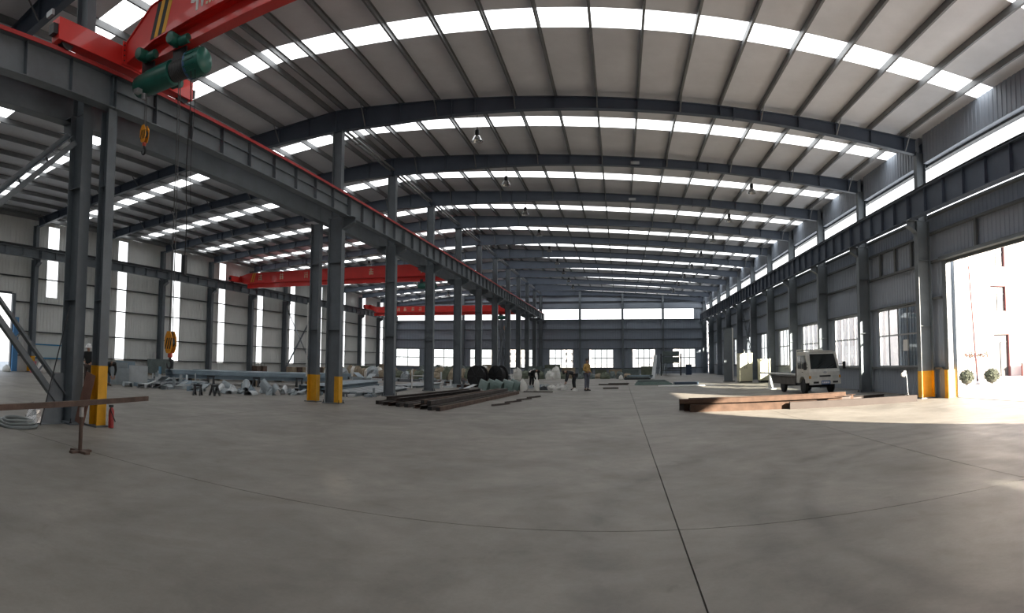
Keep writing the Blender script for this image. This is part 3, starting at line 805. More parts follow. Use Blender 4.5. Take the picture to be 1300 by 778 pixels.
# electric hoist under the near crane
yh = 8.72
h = thing('electric_hoist', 'green electric hoist with drum and motors under the near crane girder', 'hoist', (-8.85, yh, 6.8))
ax = 7.02
m = MB(); m.lathe([(.05,-1.12),(.17,-1.12),(.21,-1.08),(.23,-.95),(.23,-.70)], (-8.85, yh, ax), 20, 'X'); m.build('gear_case', M_GREEN, h, smooth=True)
m = MB(); m.lathe([(.20,-.70),(.245,-.69),(.245,.05),(.20,.06)], (-8.85, yh, ax), 20, 'X'); m.build('drum_cover', M_GREEN, h, smooth=True)
m = MB(); m.lathe([(.19,.06),(.19,.52)], (-8.85, yh, ax), 20, 'X'); dr = m.build('rope_drum', M_DARK, h, smooth=True)
m = MB()
for i in range(9): m.lathe([(.19,.085+.047*i),(.203,.095+.047*i),(.203,.11+.047*i),(.19,.12+.047*i)], (-8.85, yh, ax), 18, 'X')
m.build('rope_winding', M_ROPE, dr, smooth=True)
m = MB(); m.lathe([(.22,.52),(.25,.53),(.25,.86),(.24,.95),(.16,1.02),(.05,1.03)], (-8.85, yh, ax), 20, 'X'); mo = m.build('hoist_motor', M_GREEN, h, smooth=True)
m = MB()
for i in range(14):
    a = 2*math.pi*i/14
    m.box((-8.85+.70, yh+.255*math.cos(a), ax+.255*math.sin(a)), (.30, .012, .03), Matrix.Rotation(a, 3, 'X'))
m.build('cooling_fin', M_GREEN, mo)
m = MB(); m.lathe([(.255,.53),(.262,.54),(.262,.58),(.255,.59)], (-8.85, yh, ax), 20, 'X'); m.build('blue_band', mat('blue_band_paint', (.05,.12,.25), .4), mo, smooth=True)
for x in (-9.62, -8.62):
    m = MB(); m.bx(x-.20, x+.20, yh-.02, yh+.02, 7.18, 7.60); m.bx(x-.20, x+.20, yh+.34, yh+.38, 7.18, 7.60); m.bx(x-.06, x+.06, yh-.02, yh+.38, 7.20, 7.27); tr = m.build('trolley_plate', M_DARK, h)
    for q in (-.12, .12):
        m = MB(); m.lathe([(.02,-.03),(.07,-.03),(.07,.03),(.02,.03)], (x+q, yh+.07, 7.53), 12, 'Y'); m.build('trolley_wheel', M_DARK, tr, smooth=True)
    m = MB(); m.lathe([(.06,-.33),(.11,-.32),(.125,-.28),(.125,-.06),(.08,-.02)], (x-.02, yh, 7.56), 14, 'Y'); m.build('trolley_motor', M_GREEN, tr, smooth=True)
    m = MB(); m.lathe([(.04,-.16),(.09,-.15),(.09,.10),(.04,.11)], (x+.26, yh-.12, 7.50), 12, 'X'); m.build('trolley_gear', M_GREEN, tr, smooth=True)
m = MB(); m.bar((-9.75, yh-.05, 7.24), (-8.05, yh-.05, 7.24), .05, .08); m.build('hanger_bar', M_DARK, h)
m = MB(); m.bx(-9.70, -9.55, yh-.36, yh-.22, 6.74, 6.82); m.lathe([(.05,0),(.05,.12)], (-9.62, yh-.12, 6.66), 8); m.build('rope_guide', M_RIM, h)
m = MB(); pc = [(-8.14, yh-.15, 6.86-.35*i) for i in range(11)]; pc = [(p[0]+.03*math.sin(i*.9), p[1], p[2]) for i, p in enumerate(pc)]; m.tube(pc, .012, 6); m.tube([(p[0]+.12, p[1], p[2]+.02) for p in pc[:9]], .006, 5); m.build('pendant_cable', M_BLACK, h)
m = MB(); m.box((pc[-1][0], pc[-1][1], pc[-1][2]-.16), (.08,.07,.36)); m.build('pendant_control', M_DARK, h)
hook_block('crane_hook', 'large orange crane hook hanging low on long wire ropes', -8.60, yh, 1.40, .74, (-8.60, yh, 6.86))
hook_block('crane_hook', 'small orange crane hook pulled up below the green hoist', -9.56, yh-.1, 5.62, .62, (-9.60, yh-.05, 6.84))
# hoists of the far cranes
for lab, x, y, z in (('green hoist under the red crane behind the paired columns', -14.6, 42.0, 7.0), ('green hoist under the farthest red crane', -14.3, 70.0, 6.69)):
    h2 = thing('electric_hoist', lab, 'hoist', (x, y, z-.6))
    m = MB(); m.lathe([(.05,-.75),(.2,-.72),(.23,-.5),(.23,.05),(.19,.06),(.19,.3),(.23,.32),(.23,.7),(.1,.76)], (x, y-.05, z-.32), 14, 'X'); m.build('hoist_body', M_GREEN, h2, smooth=True)
    for q in (-.45, .4):
        m = MB(); m.bx(x+q-.12, x+q+.12, y-.17, y-.14, z-.15, z+.14); m.bx(x+q-.12, x+q+.12, y+.14, y+.17, z-.15, z+.14); m.bx(x+q-.04, x+q+.04, y-.17, y+.17, z-.15, z-.1); m.build('trolley', M_DARK, h2)
    m = MB(); m.lathe([(.06,-.3),(.1,-.28),(.1,0),(.05,.02)], (x+.4, y-.16, z+.05), 10, 'Y'); m.build('trolley_motor', M_GREEN, h2, smooth=True)
    hook_block('crane_hook', 'orange hook drawn up under the ' + ('crane behind the paired columns' if y < 50 else 'farthest red crane'), x+.15, y-.05, z-1.9, .8, (x+.15, y-.05, z-.5))

# ------------------------------------------------------------------ bell lamps hung from the roof
M_BELL = mat('spun_aluminium_shade', (.55,.56,.57), .25, .8)
M_BULB = mat('frosted_bulb', (.8,.8,.78), .3)
def bell_lamp(x, y, zl, label, group):
    t = thing('pendant_lamp', label, 'lamp', (x, y, zl), group)
    m = MB(); m.tube([(x,y,zl+.42),(x,y,roof(x)-.02)], .012, 6); m.build('rod', M_DARK, t)
    m = MB(); m.lathe([(.02,.42),(.085,.41),(.095,.36),(.095,.24),(.06,.22)], (x,y,zl), 14); m.build('ballast_housing', M_DARK, t, smooth=True)
    m = MB(); m.lathe([(.06,.23),(.10,.20),(.16,.12),(.22,.02),(.235,0),(.225,0),(.15,.115),(.09,.195),(.05,.22)], (x,y,zl), 20); m.build('shade', M_BELL, t, smooth=True)
    m = MB(); m.lathe([(.0,.03),(.04,.045),(.05,.09),(.04,.14),(.03,.20)], (x,y,zl), 10); m.build('bulb', M_BULB, t, smooth=True)
NEAR_L = [(k, 'bay after the %s rafter' % ORD[k]) for k in range(9)]
for k, w in NEAR_L:
    bell_lamp(-5.7, FR[k]+1.9, 9.5, 'bell lamp on a rod nearer the ridge, ' + w, 'bell lamps under the roof')
    if k > 0: bell_lamp(6.6, FR[k]+1.4, 8.98, 'bell lamp on a rod nearer the windowed wall, ' + w, 'bell lamps under the roof')
    if k > 2: bell_lamp(-21.5, FR[k]+1.6, 8.9, 'bell lamp on a rod nearer the strip wall, ' + w, 'bell lamps under the roof')
for k, x in ((1, .9), (2, .9)):
    m = MB(); y = FR[k]-.14; z = top(x)-.30; m.bx(x-.35, x+.05, y, y+.03, z, z+.12); o = m.build('rafter_plate', M_RIM); tag(centre(o), 'small pale plate fixed to the web of the %s rafter' % ORD[k], 'plate')

# ------------------------------------------------------------------ foreground by the near column
rnd = random.Random(7)
def t_stand(x, y, label, z=.715):
    t = thing('pipe_stand', label, 'stand', (x, y, 0))
    m = MB(); m.bx(x-.22, x+.22, y-.05, y+.05, 0, .035); m.bx(x-.045, x+.045, y-.20, y+.22, 0, .034); m.build('foot', M_RUST, t)
    m = MB(); m.pipe((x,y,.035), (x,y,z-.16), .036, .028, 10); m.build('post', M_RUST, t)
    m = MB(); m.pipe((x,y,z-.17), (x,y,z-.02), .042, .03, 10); m.build('sleeve', mat('scuffed_pale_steel', (.42,.40,.38), .5, .3, var=.2), t)
    m = MB(); m.bx(x-.05, x+.05, y-.05, y+.05, z-.02, z); m.build('saddle', M_RUST, t)
    return t
t_stand(-8.03, 6.02, 'rusty T-shaped stand under the long bar near the braced column')
t_stand(-6.95, 1.6, 'rusty T-shaped stand under the far end of the long bar')
o = MB().bar((-8.52, 8.02, .755), (-6.80, .95, .755), .075, .08).build('steel_bar', M_RUST); tag(o, 'long rusty square steel bar laid across T-shaped stands', 'bar')
m = MB(); rotm = Matrix.Rotation(R(13), 3, 'Y') @ Matrix.Rotation(R(-6), 3, 'X')
m.box((-10.72, 8.12, .56), (.34, .016, 1.08), rotm); o = m.build('rusty_plate', mat('brown_primer', (.20,.10,.075), .7, var=.25, scale=3)); tag(centre(o), 'brown steel plate leaning against the slim yellow-footed post', 'plate')
t = thing('fire_extinguisher', 'small red extinguisher standing behind the slim yellow-footed post', 'extinguisher', (-10.26, 8.55, 0))
m = MB(); m.lathe([(.05,0),(.065,.01),(.065,.34),(.05,.39),(.02,.42)], (-10.26,8.55,0), 14); m.build('cylinder', mat('red_bottle_paint', (.32,.025,.025), .35), t, smooth=True)
m = MB(); m.bx(-10.29, -10.23, 8.49, 8.58, .42, .47); m.build('valve', M_DARK, t)
m = MB(); m.tube([(-10.26,8.51,.44),(-10.19,8.47,.36),(-10.04,8.49,.15)], .012, 6); m.build('hose', M_BLACK, t)
m = MB()
for j in range(3):
    pts = [(-11.0 + (.46-.05*j)*math.cos(a) + .03*math.sin(3*a), 6.5 + (.40-.06*j)*math.sin(a), .035 + .05*j + .015*math.sin(2*a+j)) for a in [2*math.pi*i/22 for i in range(23)]]
    m.tube(pts, .033, 7)
o = m.build('hose_coil', mat('grey_hose', (.20,.22,.22), .5), smooth=True); tag(centre(o), 'grey hose lying coiled on the floor by the braces', 'hose')
o = MB().bar((-11.75,5.55,.016), (-11.55,7.05,.016), .10, .03).build('flat_bar', M_GALV); tag(centre(o), 'wide grey flat bar on the floor beside the coiled hose', 'bar')
o = MB().bar((-11.45,5.45,.047), (-12.05,6.9,.047), .07, .03).build('flat_bar', M_GALV); tag(centre(o), 'narrow grey flat bar lying across the wide one by the hose', 'bar')
o = MB().tube([(-10.98,7.08,.012),(-11.0,7.78,2.45)], .014, 6).build('thin_rod', M_DARK); tag(o, 'thin dark rod leaning on the braced column', 'rod')
def crumple(x, y, r, h, seed, flat=False):
    rr = random.Random(seed); m = MB(); n, k = 9, 5
    vs = []
    for i in range(k):
        f = i/(k-1)
        for j in range(n):
            a = 2*math.pi*j/n; q = (r*(1 - f**3)*rr.uniform(.85, 1.1) if flat else r*math.cos(f*math.pi/2)*rr.uniform(.55, 1.1))
            vs.append((x+q*math.cos(a), y+q*math.sin(a), max(0, h*math.sin(f*math.pi/2)*(rr.uniform(.85, 1.05) if flat else rr.uniform(.6, 1.1))) if i else 0))
    m.add(vs, [(i*n+j, i*n+(j+1)%n, (i+1)*n+(j+1)%n, (i+1)*n+j) for i in range(k-1) for j in range(n)])
    return m
o = crumple(-11.42, 7.15, .26, .42, 3).build('crumpled_foil', mat('silver_foil', (.6,.6,.6), .25, .8)); tag(centre(o), 'crumpled silver foil at the foot of the braced column', 'foil')

# ------------------------------------------------------------------ steel stock and offcuts on the floor
def stock(kind, p0, p1, w, h, mt, name, label, cat, group=None, up=(0,0,1)):
    m = MB()
    if kind == 'C': m.channel(p0, p1, w, h, .008, up)
    elif kind == 'I': m.ibeam(p0, p1, w, h, .014, .01, up)
    elif kind == 'L': m.angle(p0, p1, w, .008, up)
    elif kind == 'pipe': m.pipe(p0, p1, w/2, w/2*.86, 10)
    elif kind == 'box':
        m.bar(p0, p1, w, h, up)
        d = (Vector(p1)-Vector(p0)).normalized()
        m.m = 1; m.bar(Vector(p0)-d*.004, Vector(p0)+d*.002, w*.86, h*.86, up); m.m = 0
    o = m.build(name, [mt, M_BLACK] if kind == 'box' else mt, smooth=(kind == 'pipe'))
    d = o.data; c = Vector(p0); d.transform(Matrix.Translation(-c)); o.location = c
    return tag(o, label, cat, group)
# rusty bundle between the middle columns and the open floor
gy = 'rusty bars beside the middle columns'
RB_W, RB_H = .17, .13
rows = [(-9.42,21.2,-8.15,30.2,.0),(-9.05,20.9,-7.85,30.8,.0),(-8.68,20.75,-7.55,30.9,.0),(-8.30,20.6,-7.2,31.2,.0),(-7.92,20.5,-6.95,31.0,.0),(-7.5,20.3,-6.6,31.3,.0),(-7.1,20.0,-6.25,31.4,.0),(-6.72,19.75,-5.95,31.5,.0),(-6.36,19.6,-5.6,31.4,.0),
        (-9.2,21.6,-8.1,30.4,.2),(-8.45,21.0,-7.5,30.8,.2),(-7.3,20.6,-6.5,31.0,.2),(-6.9,20.2,-6.2,31.2,.2)]
for i, (x0, y0, x1, y1, z) in enumerate(rows):
    k = ('box','I','C','box')[i % 4]
    z = .14 if z else 0
    stock(k, (x0,y0,z+.066), (x1,y1,z+.066), RB_W, RB_H, (M_RUSTD, M_RUSTD, M_RUST)[i % 3], 'rusty_beam', 'long rusty steel beam lying in the bundle beside the middle columns', 'beam', gy)
for i in range(4):
    x = -5.1 + .2*i; stock('L', (x, 22.6+i*1.7, .005), (x+.5, 23.9+i*1.7, .005), .06, .06, M_RUSTD, 'angle_offcut', 'short rusty angle bar on the open floor beside the rusty bundle', 'bar', 'short rusty bars')
# sunlit beams in front of the truck
gs = 'sunlit beams in front of the truck'
M_RUSTS = mat('brown_mill_scale_steel', (.064,.039,.027), .8, 0, var=.35, scale=3, bump=.15, spec=.2)
SB = [('box',(2.45,20.25,.11),(7.05,20.05,.11),.22,.22,M_RUSTS,'rusty box beam lying foremost in the stack before the truck'),
      ('box',(5.95,19.78,.11),(10.85,19.36,.11),.20,.22,mat('grey_pink_primer',(.056,.047,.043),.7,var=.12,scale=2,spec=.15),'grey box beam lying in front of the rusty beams before the truck'),
      ('I',(2.28,20.66,.12),(8.35,20.72,.12),.22,.24,M_RUSTS,'rusty beam second in the bottom layer of the stack before the truck'),
      ('I',(2.15,21.00,.12),(8.9,21.2,.12),.22,.24,M_RUSTD,'dark rusty beam third in the bottom layer of the stack before the truck'),
      ('C',(2.75,21.42,.12),(9.3,21.75,.12),.20,.24,M_RUSTS,'rusty channel at the truck side of the stack'),
      ('box',(2.1,20.48,.315),(7.9,20.45,.315),.20,.14,M_RUSTS,'rusty box beam lying on top of the stack before the truck'),
      ('box',(2.5,20.95,.315),(8.6,21.05,.315),.20,.14,M_RUSTS,'rusty box beam on top at the truck side of the stack'),
      ('C',(8.2,22.2,.06),(11.1,22.6,.06),.12,.12,M_RUSTD,'dark channel on the floor between truck and windowed wall')]
for k, a, b, w, h_, mt, lab in SB: stock(k, a, b, w, h_, mt, 'steel_beam', lab, 'beam', None)
# long galvanised profiles in the far bay
gb = 'long galvanised profiles in the far bay'
def bundle(x0, y0, x1, y1, n, layers, w, h, z0, mt, label, group, rr, spread=.05):
    d = Vector((x1-x0, y1-y0, 0)); L = d.length; d /= L; s = Vector((d.y, -d.x, 0))
    for l in range(layers):
        for i in range(n - l):
            a = Vector((x0,y0,0)) + s*((i + l*.5)*(w+spread)) + d*rr.uniform(-.35,.35); b = a + d*(L*rr.uniform(.9,1.0)) + s*rr.uniform(-.02,.02)
            z = z0 + h*(l+.5) + .004*l
            stock(rr.choice(['C','box','C']), (a.x,a.y,z), (b.x,b.y,z), w, h, mt, 'galvanised_profile', label, 'steel profile', group)
bundle(-24.3, 24.6, -18.2, 32.6, 6, 2, .22, .20, .30, M_GALVB, 'long pale galvanised profile stacked on bearers towards the strip wall', gb, rnd)
bundle(-27.0, 30.0, -20.0, 39.5, 6, 2, .22, .20, .20, M_GALVB, 'long galvanised profile in the rear stack along the strip wall', 'galvanised profiles in the rear stack', rnd)
for i, f in enumerate((.12, .5, .88)):
    x, y = -24.3+6.1*f, 24.6+8.0*f
    o = MB().box((x+.52, y-.40, .15), (1.75, .14, .296), Matrix.Rotation(R(-37), 3, 'Z')).build('timber_bearer', mat('weathered_timber', (.22,.17,.12), .8, var=.25, scale=6)); tag(centre(o), 'timber bearer under the stacked galvanised profiles', 'timber', 'bearers under the profiles')
    x, y = -27.0+7.0*f, 30.0+9.5*f
    o = MB().box((x+.55, y-.40, .10), (1.75, .14, .196), Matrix.Rotation(R(-36), 3, 'Z')).build('timber_bearer', MATS['weathered_timber']); tag(centre(o), 'timber bearer under the rear stack of profiles', 'timber', 'bearers under the rear stack')
m = MB(); m.box((-24.52, 24.05, .5), (.9, .05, .62), Matrix.Rotation(R(-37), 3, 'Z')); m.box((-24.5, 24.02, .11), (.5, .3, .2), Matrix.Rotation(R(-37), 3, 'Z')); o = m.build('blue_end_plate', mat('blue_end_paint', (.06,.20,.32), .5)); tag(centre(o), 'blue plate standing at the end of the galvanised profiles', 'plate')
bundle(-13.7, 24.9, -14.8, 33.5, 7, 1, .26, .14, .0, M_GALV, 'long galvanised profile on the floor between paired and third columns', 'profiles between the middle columns', rnd, .09)
bundle(-15.9, 25.6, -17.3, 36.0, 7, 2, .24, .16, .0, M_GALVB, 'long blue-grey profile stacked behind the paired columns', 'profiles behind the paired columns', rnd, .05)
bundle(-14.2, 34.8, -14.8, 42.0, 5, 1, .25, .12, .0, M_GALV, 'galvanised profile on the floor behind the middle row', 'profiles behind the middle row', rnd, .12)
# loose offcuts: each a little bracket, plate, channel or angle
KINDS = ['short channel', 'angle piece', 'tilted plate', 'bar with an upright end', 'folded cover']
def offcut(x, y, s, rr, label, group, mts):
    """label holds %s for the kind of piece"""
    a = rr.uniform(0, math.pi); d = Vector((math.cos(a), math.sin(a), 0)); k = rr.randrange(5); L = s*rr.uniform(.6, 1.2)
    m = MB(); c = Vector((x, y, 0)); e = d*L/2
    if k == 0: m.channel(c-e+Vector((0,0,.08)), c+e+Vector((0,0,.08)), .20, .16, .01)
    elif k == 1: m.angle(c-e, c+e, .20, .012)
    elif k == 2:
        m.sweep([(-.26*s,0),(.26*s,0),(.26*s,.014),(-.26*s,.014)], c-e+Vector((0,0,.0)), c+e+Vector((0,0,rr.uniform(.2,.45)*s)))
        q = c+e*.55; m.bar(q, q+Vector((0,0,.15*s)), .08, .08, up=tuple(d))
    elif k == 3:
        m.bar(c-e+Vector((0,0,.06)), c+e+Vector((0,0,.06)), .12, .12); m.bar(c+e*.6+Vector((0,0,.1)), c+e*.6+Vector((0,0,.12+.45*s)), .16, .03, up=tuple(d))
    else:
        w = .24*s; m.sweep([(-w,0),(-w*.9,0),(-w*.8,w*.8),(w*.8,w*.8),(w*.9,0),(w,0),(w*.88,w*.8+.014),(-w*.88,w*.8+.014)], c-e, c+e)
    mt = rr.choice(mts); tone = {'galvanised_steel': 'grey', 'blue_grey_galvanised_steel': 'blue-grey', 'pale_zinc_sheet': 'pale', 'dull_dark_steel': 'dark', 'rusty_steel': 'rusty'}[mt.name]
    o = m.build('metal_offcut', mt); centre(o); o.location.z = 0
    return tag(o, label % (tone + ' ' + KINDS[k]), 'metal offcut', group)
GM = [M_GALV, M_GALV, M_GALVB, mat('pale_zinc_sheet', (.60,.63,.64), .4, .3, var=.1), mat('dull_dark_steel', (.14,.15,.16), .5, .3)]
rr = random.Random(21)
ia = 0
for i in range(13):
    for j in range(8):
        u, v = (i + rr.uniform(.1,.9))/13, (j + rr.uniform(.1,.9))/8
        x = -21.9 + 3.9*u - 5.4*v; y = 18.7 + 1.9*u + 6.2*v
        if min(math.hypot(x-a, y-b) for a, b in ((-23.6,20.0),(-22.9,19.4),(-24.4,21.2),(-22.3,20.3),(-24.5,24.05),(-23.1,25.1),(-23.6,24.6))) < .75: continue
        offcut(x, y, rr.uniform(.6, 1.05), rr, '%s in the loose offcut heap before the strip wall', 'offcuts in the loose heap', GM)
for i in range(24):
    x = -17.6 + 7.0*rr.random(); y = 22.6 + 1.4*rr.random() + (x+17.6)*.32
    offcut(x, y, rr.uniform(.3, .6), rr, '%s among the offcuts strewn in front of the paired columns', 'offcuts near the paired columns', GM)
for i in range(6):
    for j in range(6):
        x = -14.6 + (i+rr.random())*.85; y = 35.0 + (j+rr.random())*1.5
        if min(abs(x-X_MID), 9) < .6 and min(abs(y-f) for f in FR) < .6: continue
        if x < -12.0 and y < 42.8: continue
        offcut(x, y, rr.uniform(.45, .9), rr, '%s among the offcuts scattered behind the middle columns', 'offcuts behind the middle columns', GM + [M_RUST])
for i in range(30):
    x = -9.6 + 4.6*rr.random(); y = 33.2 + 6.5*rr.random()
    if -11.3 < x < -7.2 and 37.3 < y < 41.0: continue
    if x > -8.6 and y < 35.8: continue
    offcut(x, y, rr.uniform(.35, .7), rr, '%s among the offcuts around the black cable drums', 'offcuts around the cable drums', GM)
# curved bright sheets in front of the paired columns
def curved(x, y, w, L, h, az, lean, mt, label, group):
    m = MB(); n = 8; rot = Matrix.Rotation(az, 3, 'Z') @ Matrix.Rotation(lean, 3, 'X')
    pr = [(w*math.cos(math.pi*i/n), h*math.sin(math.pi*i/n)) for i in range(n+1)]
    pr = pr + [(a*.97, b*.97 - .004) for a, b in reversed(pr)]
    k = len(pr); vs = [rot @ Vector((a, -L/2, b)) for a, b in pr] + [rot @ Vector((a, L/2, b)) for a, b in pr]
    lo = min(p.z for p in vs)
    m.add([(p.x+x, p.y+y, p.z-lo) for p in vs], [(i,(i+1)%k,k+(i+1)%k,k+i) for i in range(k)] + [tuple(range(k)), tuple(reversed(range(k,2*k)))])
    o = m.build('curved_sheet', mt); return tag(centre(o), label, 'sheet', group)
gc = 'curved bright sheets'
CS = .5
for i, (x, y, w, L, h_, az, ln) in enumerate([(-17.35,21.0,.30,.8,.42,.3,.3),(-16.75,20.75,.36,.7,.30,1.1,.1),(-16.5,21.9,.40,.9,.62,.6,.5),(-15.75,21.3,.42,.9,.34,.2,.0),(-15.9,22.6,.32,.8,.72,1.5,.6),(-15.1,22.4,.34,.7,.55,.9,.45),(-15.2,23.2,.26,.9,.5,.4,.2),(-17.6,21.9,.30,.9,.5,1.9,.4)]):
    curved(x, y, w*CS, L*.75, h_*CS, az, ln, GM[3] if i % 3 == 0 else M_GALV, 'bright curved sheet piece in the small heap facing the paired columns', gc)
for i in range(16):
    x = -17.9 + 3.3*rr.random(); y = 20.3 + .5*(x+17.9) + 1.6*rr.random()
    o = crumple(x, y, rr.uniform(.14,.3), rr.uniform(.15,.4), 300+i).build('bent_sheet', rr.choice([M_GALV, M_GALVB, GM[3], GM[4]])); tag(centre(o), 'bent metal sheet scrap in the small heap facing the paired columns', 'metal scrap', 'bent scrap in the small heap')
for i in range(14):
    for j in range(3):
        x = -23.0 + (i+rr.random())*.78; y = 43.4 + (j+rr.random())*1.5
        if abs(x-X_MID) < .8: continue
        offcut(x, y, rr.uniform(.8, 1.35), rr, '%s in the offcut belt before the wrapped bundles', 'offcuts before the bundles', GM + [M_RUST])
# black trestles
def trestle(x, y, rz, label, s=1.0):
    t = thing('trestle', label, 'trestle', (0,0,0), 'black steel trestles'); WORLD_AT[t.name] = Vector((0,0,0))
    m = MB(); m.bar((-.26,0,.52), (.26,0,.52), .10, .10); m.build('top_bar', M_DARK, t)
    for sx in (-1, 1):
        for sy in (-1, 1):
            m = MB(); m.bar((sx*.18,sy*.02,.49), (sx*.20,sy*.24,0), .09, .09, up=(1,0,0)); m.build('leg', M_DARK, t)
        m = MB(); m.bar((sx*.19,-.155,.2), (sx*.19,.155,.2), .04, .04); m.build('stretcher', M_DARK, t)
    t.location = (x, y, 0); t.rotation_euler = (0,0,rz); t.scale = (s,)*3
trestle(-16.6, 18.6, R(25), 'low black steel trestle standing alone on the open floor', .72)
trestle(-16.15, 19.2, R(80), 'low black steel trestle turned end-on beside the lone trestle', .72)
trestle(-21.6, 25.3, R(30), 'low black steel trestle in front of the galvanised profiles', .85)
trestle(-19.6, 27.0, R(15), 'low black steel trestle halfway along the galvanised profiles', .85)
trestle(-18.3, 29.6, R(40), 'low black steel trestle at the inner end of the galvanised profiles', .85)

# cable drums
def drum(x, y, r, w, az, label):
    t = thing('cable_drum', label, 'cable drum', (x, y, 0), 'black cable drums'); WORLD_AT[t.name] = Vector((0,0,0))
    for q in (-1, 1):
        m = MB(); m.lathe([(.06,q*w/2-.035),(r,q*w/2-.035),(r,q*w/2+.035),(.06,q*w/2+.035)], (0,0,r), 28, 'X'); m.build('flange', M_BLACK, t)
    m = MB(); m.lathe([(r*.78,-w/2+.03),(r*.80,-w/4),(r*.78,0),(r*.80,w/4),(r*.78,w/2-.03)], (0,0,r), 28, 'X'); m.build('wound_cable', mat('black_cable', (.02,.02,.022), .55, bump=.3, bscale=30), t, smooth=True)
    for i in range(6):
        a = 2*math.pi*i/6; m = MB(); m.box((-w/2-.05, r*.5*math.cos(a), r+r*.5*math.sin(a)), (.03, .05, r*.8), Matrix.Rotation(a-math.pi/2, 3, 'X')); m.build('spoke_board', M_DARK, t)
    t.location = (x, y, 0); t.rotation_euler = (0,0,az)
drum(-9.75, 38.9, .66, .62, R(75), 'black cable drum standing by the middle columns, nearer the strip wall')
drum(-8.45, 39.6, .66, .6, R(62), 'black cable drum with its spoked flange turned to the open floor')
# green sheets, white bags
M_GREENG = mat('green_tinted_sheet', (.20,.27,.255), .25, var=.2, scale=2, spec=.6)
for i, (x, y, az) in enumerate([(-8.0,33.4,.2),(-7.6,33.9,.35),(-7.15,33.6,.1),(-6.7,34.0,.5),(-6.35,34.6,.3)]):
    curved(x, y, .14, .7, .5, az+.8, .25, M_GREENG, 'green glossy curved sheet in the row beside the white bags', 'green curved sheets')
M_BAG = mat('white_woven_bag', (.75,.74,.70), .8, var=.08, bump=.3, bscale=12)
def bag(x, y, r, h_, label, group, mt=None, seed=0, peak=.3):
    rr_ = random.Random(seed); m = MB(); n = 10
    prof = [(r*.8,0),(r,.12*h_),(r*.96,.45*h_),(r*.7,.75*h_),(r*peak,.92*h_),(r*peak*.5,h_)]
    vs = [(x+q*math.cos(2*math.pi*k/n)*rr_.uniform(.9,1.08), y+q*math.sin(2*math.pi*k/n)*rr_.uniform(.9,1.08), z) for q, z in prof for k in range(n)]
    m.add(vs, [(i*n+k, i*n+(k+1)%n, (i+1)*n+(k+1)%n, (i+1)*n+k) for i in range(len(prof)-1) for k in range(n)] + [tuple(reversed(range(n))), tuple(range((len(prof)-1)*n, len(prof)*n))])
    o = m.build('sack', mt or M_BAG, smooth=True); return tag(centre(o), label, 'sack', group)
bag(-5.75, 34.0, .19, .72, 'white pointed sack beside the green curved sheets', None, None, 1, .12)
bag(-4.95, 34.2, .18, .75, 'white pointed sack at the open-floor side of the green sheets', None, None, 2, .10)
bag(-6.0, 35.3, .3, .6, 'white slumped sack behind the two pointed sacks', None, None, 5, .3)
o = MB().bx(-5.6, -3.9, 33.3, 33.55, 0, .05).build('flat_board', M_RUSTD); tag(centre(o), 'flat brown board in front of the white pointed sacks', 'board')
# material heaps along the gable: tan sacks, crates, machines
M_TAN = mat('tan_canvas', (.34,.28,.20), .85, var=.25, scale=3)
M_OLIVE = mat('dull_olive_tarpaulin', (.13,.15,.11), .8, var=.3, scale=2)
M_CRATE0 = mat('dull_grey_cover', (.16,.19,.185), .8, var=.3, scale=2)
TONE = {'tan_canvas': 'tan', 'dull_olive_tarpaulin': 'olive', 'white_woven_bag': 'white', 'galvanised_steel': 'silvery', 'dull_grey_cover': 'grey', 'grey_green_crate': 'grey-green'}
def lump(x, y, r, h_, label, group, mt, seed):
    label = ('tall ' if h_ > 1.05 else 'low ') + TONE[mt.name] + label
    o = crumple(x, y, r, h_*.8, seed, True).build('wrapped_bundle', mt); return tag(centre(o), label, 'bundle', group)
for i in range(30):
    x = -27.2 + i*.52 + rr.uniform(-.1,.1); y = 49.6 + 1.3*(i % 3) + rr.uniform(-.2,.2)
    lump(x, y, rr.uniform(.45,.62), rr.uniform(.8,1.35), ' wrapped bundle in the row across the far bay', 'bundles across the far bay', rr.choice([M_TAN, M_TAN, M_BAG, M_OLIVE, M_GALV]), 50+i)
for i in range(26):
    x = -20.2 + i*.55 + rr.uniform(-.1,.1); y = 57.0 + 1.3*(i % 3) + rr.uniform(-.2,.2)
    if abs(x-X_MID) < .7: continue
    lump(x, y, rr.uniform(.45,.6), rr.uniform(.9,1.5), ' wrapped bundle towards the gable behind the middle row', 'bundles towards the gable', rr.choice([M_TAN, M_OLIVE, M_BAG, M_CRATE0]), 90+i)
for i in range(10):
    x = -5.8 + i*.72 + rr.uniform(-.1,.1); y = 59.0 + 1.4*(i % 2) + rr.uniform(-.1,.1)
    lump(x, y, rr.uniform(.4,.55), rr.uniform(.5,1.0), ' wrapped bundle on the open floor before the gable crates', 'bundles before the gable crates', rr.choice([M_OLIVE, M_CRATE0, M_TAN]), 130+i)
M_CRATE = mat('grey_green_crate', (.12,.15,.145), .7, var=.25, scale=3)
